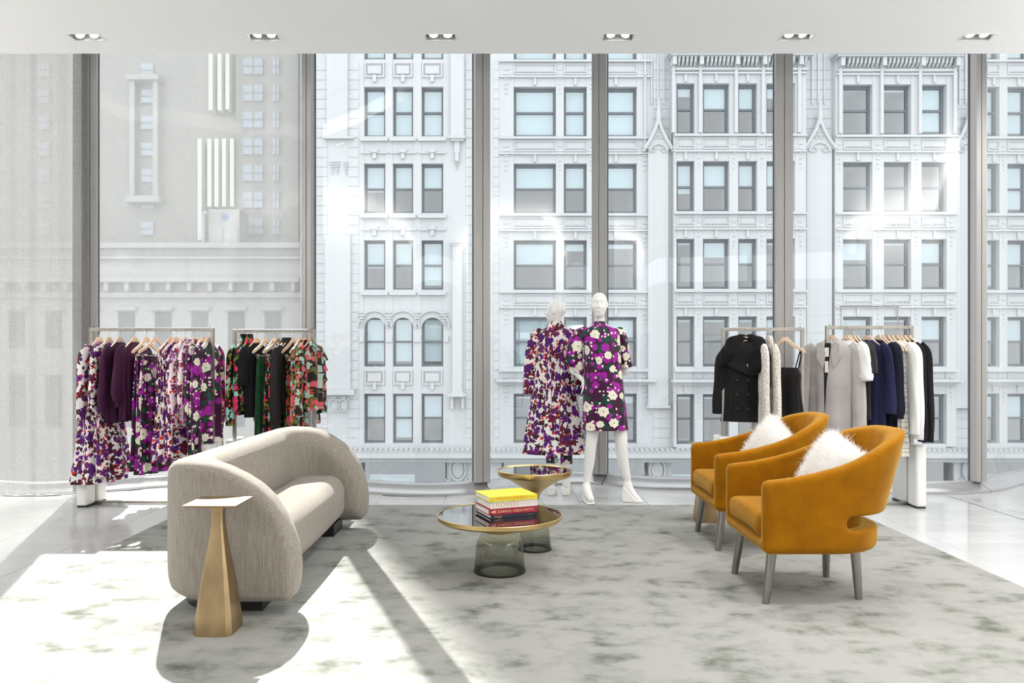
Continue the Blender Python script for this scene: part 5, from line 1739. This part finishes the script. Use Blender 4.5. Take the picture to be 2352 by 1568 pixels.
top_garment('charcoal_tshirt', 'charcoal T-shirt beside the gap left of the navy sweaters', 't-shirt', M['charcoal'], *a, .72, G4, w=.19, hem=.19, d=.03, slv='short', slv_len=.22, slv_r=(.066, .075, .072), collar_h=.01, fold=.3, seed=55)
a = hang(3, 1993, -22, False, WH + 'standing alone above the chambray yoke')
nv = top_garment('navy_dress', 'navy wool dress with chambray patch and flared sleeve on the right rack', 'dress', M['navy'], *a, .78, G4, w=.19, hem=.19, d=.05, slv_len=.56, slv_r=(.056, .062, .066), collar_h=.02, fold=.3, seed=56)
MB().box(-.14, -.03, .062, .070, -.225, -.115).build('chambray_patch', M['denim'], nv, bevel=.003)
a = hang(3, 2018, -12, False, WH + 'of the left midnight sweater')
top_garment('midnight_sweater', 'midnight navy sweater, left of two beside the navy wool dress', 'sweater', M['midnight'], *a, .80, G4, w=.185, hem=.18, d=.036, slv_len=.6, slv_r=(.065, .06, .05), fold=.3, seed=57)
a = hang(3, 2025, -10, False, WH + 'of the right midnight sweater')
top_garment('midnight_sweater', 'midnight navy sweater beside the patterned knits', 'sweater', M['midnight'], *a, .82, G4, w=.185, hem=.18, d=.036, slv_len=.6, slv_r=(.065, .06, .05), fold=.3, seed=58)
a = hang(3, 2037, -12, False, WH + 'of the left patterned knit')
top_garment('patterned_dress', 'cream and grey diamond patterned knit dress beside the midnight sweaters', 'dress', M['fairisle'], *a, 1.02, G4, w=.17, hem=.18, d=.036, slv='none', fold=.3, seed=59)
a = hang(3, 2046, -10, False, WH + 'of the right patterned knit')
top_garment('patterned_dress', 'cream and grey diamond patterned knit dress beside the white sweaters', 'dress', M['fairisle'], *a, 1.04, G4, w=.18, hem=.19, d=.04, slv='none', fold=.3, seed=60)
a = hang(3, 2058, -12, False, WH + 'of the left white sweater')
top_garment('white_sweater', 'white long sleeved sweater beside the patterned knits', 'sweater', M['white_jersey'], *a, .76, G4, w=.185, hem=.18, d=.034, slv_len=.74, slv_r=(.062, .056, .05), fold=.25, seed=61)
a = hang(3, 2066, -12, False, WH + 'of the right white sweater')
top_garment('white_sweater', 'white long sleeved sweater beside the black sweaters', 'sweater', M['white_jersey'], *a, .76, G4, w=.19, hem=.18, d=.034, slv_len=.78, slv_r=(.062, .056, .05), fold=.25, seed=62)
a = hang(3, 2075, -12, False, WH + 'second from the right end of the right rack')
top_garment('black_sweater', 'black long sleeved sweater beside the white sweaters', 'sweater', M['black_knit'], *a, .76, G4, w=.185, hem=.18, d=.032, slv_len=.80, slv_r=(.060, .055, .05), fold=.25, seed=63)
a = hang(3, 2086, -14, False, WH + 'at the right end of the right rack')
top_garment('black_sweater', 'black long sleeved sweater against the right post of the right rack', 'sweater', M['black_knit'], *a, .76, G4, w=.19, hem=.18, d=.034, slv_len=.80, slv_r=(.060, .055, .05), fold=.25, seed=64)
# ================================================================== mannequins
class Fig:
    def __init__(self, Y, px_m, cx_px):
        self.Y, self.s = Y, px_m
        self.ops = []
    def w(self, px, py, dy=0.0):
        """world point at depth Y + dy drawn where the photo has it"""
        Y = self.Y + dy
        return ((px - VPX) / FPX * Y, Y, CAM_H - (py - VPY) / FPX * Y)
    def cone(self, a, b, ra, rb, k=.02):
        r = max(ra, rb)
        lo = [min(a[i], b[i]) - r for i in range(3)]; hi = [max(a[i], b[i]) + r for i in range(3)]
        self.ops.append((lambda X, Y, Z: rcone(X, Y, Z, a, b, ra, rb), lo, hi, k))
    def chain(self, pts, rs, k=.02):
        P_ = np.array([list(p) for p in pts], dtype=float); n = len(P_)
        if n > 2:
            t = np.linspace(0, n - 1, (n - 1) * 5 + 1)
            ext = np.vstack([2*P_[0] - P_[1], P_, 2*P_[-1] - P_[-2]])
            re = np.concatenate([[rs[0]], rs, [rs[-1]]])
            out, ro = [], []
            for q in t:
                i = min(int(q), n - 2); u = q - i
                a, b, c, d = ext[i], ext[i+1], ext[i+2], ext[i+3]
                w = np.array([-.5*u + u*u - .5*u**3, 1 - 2.5*u*u + 1.5*u**3, .5*u + 2*u*u - 1.5*u**3, -.5*u*u + .5*u**3])
                out.append(tuple(w[0]*a + w[1]*b + w[2]*c + w[3]*d)); ro.append(float(w @ re[i:i+4]))
            pts, rs = out, ro
        for i in range(len(pts) - 1): self.cone(pts[i], pts[i+1], rs[i], rs[i+1], k if i == 0 else .0015)
    def ell(self, c, r, k=.02, yaw=0.0):
        R = max(r)
        def fn(X, Y, Z):
            cs, sn = math.cos(-yaw), math.sin(-yaw)
            x = (X - c[0]) * cs - (Y - c[1]) * sn; y = (X - c[0]) * sn + (Y - c[1]) * cs
            return ellip(x, y, Z - c[2], (0, 0, 0), r)
        self.ops.append((fn, [c[i] - R for i in range(3)], [c[i] + R for i in range(3)], k))
    def build(self, name, lo, hi, h, mat, parent):
        F, o = sdf_local(self.ops, lo, hi, h)
        V, Q = surface_nets(F, o, h, 1)
        V = V - np.array(parent.location)
        return obj(name, np_mesh(name, V, Q, mat), parent)
    def head(self, c, yaw, k=.02):
        """c: centre of the skull; yaw 0 looks towards -Y (to the camera)"""
        cs, sn = math.cos(yaw), math.sin(yaw)
        def L(x, y, z): return (c[0] + x*cs - y*sn, c[1] + x*sn + y*cs, c[2] + z)
        self.ell(L(0, .012, .012), (.072, .093, .088), .02, yaw)
        self.ell(L(0, -.022, -.048), (.060, .066, .074), .03, yaw)
        self.ell(L(0, -.052, -.102), (.030, .026, .022), .022, yaw)           # chin
        self.ell(L(0, -.072, .022), (.045, .014, .014), .02, yaw)             # brow
        for s in (-1, 1):
            self.ell(L(s*.030, -.090, -.002), (.022, .018, .013), -.010, yaw) # eye sockets
            self.ell(L(s*.030, -.073, -.003), (.015, .011, .008), .006, yaw)  # eyes
            self.ell(L(s*.034, -.062, -.035), (.022, .020, .020), .02, yaw)   # cheeks
            self.ell(L(s*.072, .012, -.012), (.009, .020, .031), .006, yaw)   # ears
        self.cone(L(0, -.084, .010), L(0, -.108, -.036), .007, .0115, .008)    # nose
        for s in (-1, 1): self.ell(L(s*.010, -.092, -.036), (.008, .010, .007), .006, yaw)
        self.ell(L(0, -.088, -.062), (.023, .011, .006), .004, yaw)           # lips
        self.ell(L(0, -.085, -.074), (.020, .012, .007), .004, yaw)
        self.cone(L(0, .020, -.06), L(0, .030, -.20), .046, .047, .025)        # neck
    def hand(self, wrist, d, palm_side, s=1.0, curl=.25):
        """hand hanging along d; five fingers"""
        d = Vector(d).normalized(); n = Vector(palm_side).normalized(); a = d.cross(n).normalized()
        w = Vector(wrist)
        pe = w + d * .085 * s
        self.cone(tuple(w), tuple(w + d*.03*s), .021*s, .024*s, .012)
        for q in (-.022, -.007, .008, .022):
            self.cone(tuple(w + d*.03*s + a*q*.7*s), tuple(pe + a*q*s), .013*s, .0105*s, .010)
        for q, L in ((-.026, .058), (-.009, .074), (.008, .080), (.024, .070)):
            p0 = pe + a*q*s; p1 = p0 + (d*(1) + n*curl*.5).normalized() * L*.55*s; p2 = p1 + (d*.9 + n*curl*1.6).normalized()*L*.45*s
            self.chain([tuple(p0), tuple(p1), tuple(p2)], [.0095*s, .0085*s, .0065*s], .003)
        t0 = w + d*.025*s + a*.020*s; t1 = t0 + (d*.7 + a*.6 + n*.3).normalized()*.04*s; t2 = t1 + (d*.95 + a*.1 + n*.3).normalized()*.035*s
        self.chain([tuple(t0), tuple(t1), tuple(t2)], [.012*s, .010*s, .007*s], .006)

def world_loft(name, rows, mat, parent, **kw):
    o = loft(name, rows, mat, parent, **kw)
    return o

def shoe_wedge(F, heel, toe, z0, parent, name='wedge_shoe', heel_h=.10, w=.036):
    """white wedge: sole plate + wedge under the heel; world coordinates"""
    h = Vector(heel); t = Vector(toe); d = (t - h); L = d.length; d.normalize()
    n = Vector((-d.y, d.x, 0))
    prof = [(0, 0), (L, 0), (L + .012, .008), (L + .006, .020), (L * .72, .024), (L * .45, heel_h * .55), (L * .22, heel_h * .92), (.0, heel_h + .012), (-.010, heel_h * .5)]
    v, f = [], []
    base = Vector((h.x, h.y, z0))
    m = len(prof)
    for sgn in (-1, 1):
        for q, z in prof:
            ww = w * (1.0 if q < L * .5 else 1.12) * (.75 if q > L else 1)
            v.append(tuple(base + d * q + n * sgn * ww + Vector((0, 0, z)) - Vector(parent.location)))
    f.append(tuple(range(m))); f.append(tuple(range(2*m - 1, m - 1, -1)))
    for i in range(m):
        j = (i + 1) % m
        f.append((i, i + m, j + m, j))
    o = obj(name, mesh_data(name, v, f, M['mannequin']), parent)
    md = o.modifiers.new('bevel', 'BEVEL'); md.width = .008; md.segments = 3; md.limit_method = 'ANGLE'
    smooth_by_angle(o.data, 40)
    return o

# ------------------------------------------------------------------ mannequin in the plum dress
Y1 = 7.10; PM = FPX / Y1
F = Fig(Y1, PM, 1375)
m1 = thing('mannequin', 'white mannequin in a plum floral minidress facing the room', 'mannequin', (XP(1382, Y1), Y1, 0))
hc = F.w(1376, 697); F.head((hc[0], Y1 - .02, hc[2]), math.radians(-9))
nb = F.w(1377, 748)
# torso (under the dress)
F.ell((XP(1381, Y1), Y1 + .01, 1.42), (.145, .085, .20), .05); F.ell((XP(1384, Y1), Y1 + .01, 1.10), (.12, .09, .20), .06); F.ell((XP(1388, Y1), Y1 + .01, .92), (.155, .105, .14), .05)
F.chain([(XP(1377, Y1), Y1 + .005, 1.555), (XP(1350, Y1), Y1 + .01, 1.495)], [.035, .036]); F.chain([(XP(1377, Y1), Y1 + .005, 1.555), (XP(1414, Y1), Y1 + .01, 1.495)], [.035, .036])
# legs
def legpts(seq): return [F.w(*q) for q in seq]
F.chain(legpts([(1368, 930, .01), (1362, 985, 0), (1357, 1022, -.02), (1354, 1058, .0), (1349, 1098, .02), (1347, 1117, .02)]), [.078, .060, .051, .047, .033, .030], .03)
F.chain(legpts([(1347, 1117, .02), (1351, 1132, -.06), (1357, 1146, -.13)]), [.034, .035, .030], .02)
F.chain(legpts([(1347, 1117, .02), (1346, 1130, .035)]), [.03, .030], .02)
F.chain(legpts([(1410, 930, .01), (1423, 985, 0), (1427, 1016, -.02), (1431, 1058, .0), (1440, 1096, .01), (1442, 1112, .01)]), [.080, .063, .056, .050, .035, .031], .03)
F.chain(legpts([(1442, 1114, .01), (1452, 1132, -.01), (1467, 1148, -.03)]), [.034, .034, .024], .02)
F.chain(legpts([(1442, 1114, .01), (1437, 1126, .01)]), [.032, .030], .02)
# arms
F.chain(legpts([(1346, 776, .01), (1316, 812, .03), (1318, 850, .05)]), [.036, .036, .034], .02)
F.chain(legpts([(1318, 850, .05), (1338, 872, .0)]), [.032, .022], .02)
w_ = F.w(1341, 873, -.03); F.hand(w_, (-.12, -.05, -1), (-1, 0, 0), .82, .2)
F.chain(legpts([(1418, 776, .01), (1437, 812, .05), (1436, 850, .09)]), [.036, .036, .033], .02)
F.chain(legpts([(1436, 850, .09), (1405, 880, .20)]), [.032, .023], .02)
w_ = F.w(1403, 882, .21); F.hand(w_, (-.8, .1, -.5), (0, -1, 0), .82, .3)
F.build('body', (XP(1295, Y1), Y1 - .22, .02), (XP(1490, Y1), Y1 + .34, 1.91), .0072, M['mannequin'], m1)
# dress
def row(py, hw_px, hd, cx_px, cy=0.0, fold=0.0, Fg=F, root=m1):
    x, y, z = Fg.w(cx_px, py, 0)
    return (z, hw_px / Fg.s, hd, x - root.location[0], cy, fold)
loft('dress', [row(738, 13.5, .052, 1377), row(746, 14.5, .056, 1377), row(750, 24, .066, 1378), row(755, 37, .074, 1381), row(763, 42.5, .082, 1382), row(780, 42, .100, 1382), row(805, 41.5, .120, 1383, -.01, .05), row(850, 43, .122, 1384, 0, .08), row(900, 46.5, .132, 1386, 0, .10), row(945, 49.5, .14, 1387.5, 0, .14), row(986, 51, .148, 1389, 0, .2)], M['print_plum'], m1, nseg=72, folds=(5, 0), seed=71, sup=2.5, uv0=(.31, 0))
def sl(pts, rad, flat, seed, root, Fg, mat, name='sleeve', wr=.08):
    q = [Vector(Fg.w(*p)) - Vector(root.location) for p in pts]
    return sleeve(name, q, rad, mat, root, flat=flat, seed=seed, wr=wr, nseg=30, uv0=(seed * .31, .2))
sl([(1350, 756, .0), (1332, 766, .0), (1320, 795, .01), (1317, 825, .02), (1330, 848, .03), (1340, 856, .03)], [.035, .058, .070, .072, .058, .040], .9, 3, m1, F, M['print_plum'], wr=.07)
sl([(1414, 756, .0), (1426, 766, .0), (1433, 795, .02), (1436, 822, .04), (1437, 842, .06)], [.035, .046, .044, .046, .058], .9, 5, m1, F, M['print_plum'], wr=.08)
q0 = [Vector(F.w(*p)) - m1.location for p in ((1420, 752, -.03), (1428, 754, -.02), (1430, 760, .0))]
MB().tube(q0, [.006, .012, .006], 6).build('shoulder_frill', M['print_plum'], m1, smooth=True)
# shoes
g = F.w(1348, 1150, .03); tt = F.w(1358, 1153, -.15)
shoe_wedge(F, (XP(1347, 7.13), 7.15, 0), (XP(1357, 6.97), 6.955, 0), .001, m1)
shoe_wedge(F, (XP(1432, 7.10), 7.11, 0), (XP(1474, 7.06), 7.06, 0), .001, m1, heel_h=.125)

# ------------------------------------------------------------------ mannequin in the floral coat, seen from behind
Y2 = 7.42
G = Fig(Y2, FPX / Y2, 1277)
m2 = thing('mannequin', 'white mannequin seen from behind in a white and purple floral coat', 'mannequin', (XP(1272, Y2), Y2, 0))
F0 = F
hc = G.w(1276, 712); G.head((hc[0], Y2, hc[2]), math.radians(-118))
G.ell((XP(1273, Y2), Y2, 1.40), (.14, .085, .20), .05); G.ell((XP(1273, Y2), Y2, 1.08), (.12, .09, .20), .06); G.ell((XP(1274, Y2), Y2, .90), (.15, .10, .13), .05)
G.chain([G.w(1276, 762), G.w(1248, 784)], [.034, .036]); G.chain([G.w(1276, 762), G.w(1304, 784)], [.034, .036])
def gp(seq): return [G.w(*q) for q in seq]
G.chain(gp([(1266, 930), (1266, 1000), (1266, 1062), (1266, 1100), (1265, 1118)]), [.075, .055, .047, .036, .032], .03)
G.chain(gp([(1265, 1118), (1268, 1128, .08), (1270, 1136, .15)]), [.034, .033, .025], .02)
G.chain(gp([(1302, 930), (1300, 1000), (1299, 1062), (1300, 1100), (1301, 1112)]), [.075, .055, .047, .036, .032], .03)
G.chain(gp([(1301, 1112), (1305, 1122, .08), (1309, 1128, .15)]), [.034, .033, .025], .02)
G.chain(gp([(1244, 786), (1222, 830), (1222, 880), (1223, 905)]), [.036, .038, .032, .024], .02)
w_ = G.w(1223, 903); G.hand(w_, (.12, .0, -1), (1, 0, 0), .95, .25)
G.chain(gp([(1308, 786), (1326, 830, -.0), (1326, 880), (1326, 905)]), [.036, .038, .032, .024], .02)
w_ = G.w(1327, 906, -.03); G.hand(w_, (-.28, -.05, -1), (-1, 0, 0), .95, .25)
G.build('body', (XP(1200, Y2), Y2 - .17, .02), (XP(1345, Y2), Y2 + .2, 1.89), .0072, M['mannequin'], m2)
def row2(py, hw, hd, cx, cy=0.0, fold=0.0): return row(py, hw, hd, cx, cy, fold, G, m2)
coat_rows = [row2(747, 13, .060, 1277), row2(752, 22, .075, 1277), row2(758, 36, .088, 1276), row2(766, 45, .10, 1275, 0, .03), row2(790, 45, .115, 1274, 0, .05), row2(840, 45, .125, 1273, 0, .12), row2(900, 50, .14, 1273, 0, .22), row2(960, 58, .165, 1273, 0, .32), row2(1005, 64, .185, 1273, 0, .4), row2(1040, 67, .20, 1273, 0, .45)]
loft('coat', coat_rows, M['print_white'], m2, nseg=80, folds=(5, 0), seed=81, sup=2.5, uv0=(.1, .2))
loft('coat_collar', [row2(738, 14, .072, 1278), row2(744, 19, .085, 1277.5), row2(757, 25, .10, 1277)], M['print_white'], m2, nseg=48, seed=82, sup=2.2, uv0=(1.3, .6))
# back pleats stand proud of the coat
for cx0, cx1 in ((1262, 1258), (1290, 1296)):
    q = [Vector(G.w(cx0 + (cx1 - cx0) * t, 790 + 248 * t, -.115 - .085 * t)) - m2.location for t in np.linspace(0, 1, 8)]
    sleeve('pleat', q, list(np.linspace(.014, .045, 8)), M['print_white'], m2, flat=.5, seed=83, nseg=14, uv0=(cx0 * .01, 0))
sl([(1246, 760, 0), (1232, 772, 0), (1221, 810, 0), (1217, 860, 0), (1217, 904, 0)], [.045, .064, .066, .064, .060], .95, 7, m2, G, M['print_white'], wr=.03)
sl([(1304, 760, 0), (1318, 772, 0), (1324, 810, 0), (1326, 860, 0), (1326, 906, 0)], [.045, .062, .064, .062, .058], .95, 9, m2, G, M['print_white'], wr=.03)
for seq, sd_ in (([(1264, 985), (1266, 1020), (1268, 1062)], 3), ([(1301, 985), (1301, 1020), (1301, 1064)], 4)):
    sl([(p[0], p[1], 0) for p in seq], [.062, .058, .056], 1.0, sd_, m2, G, M['print_plum'], name='trouser_leg', wr=.02)
shoe_wedge(G, (XP(1266, Y2), Y2 - .02, 0), (XP(1271, Y2), Y2 + .20, 0), .001, m2, heel_h=.09)
shoe_wedge(G, (XP(1300, Y2), Y2 - .02, 0), (XP(1308, Y2), Y2 + .19, 0), .001, m2, heel_h=.09)
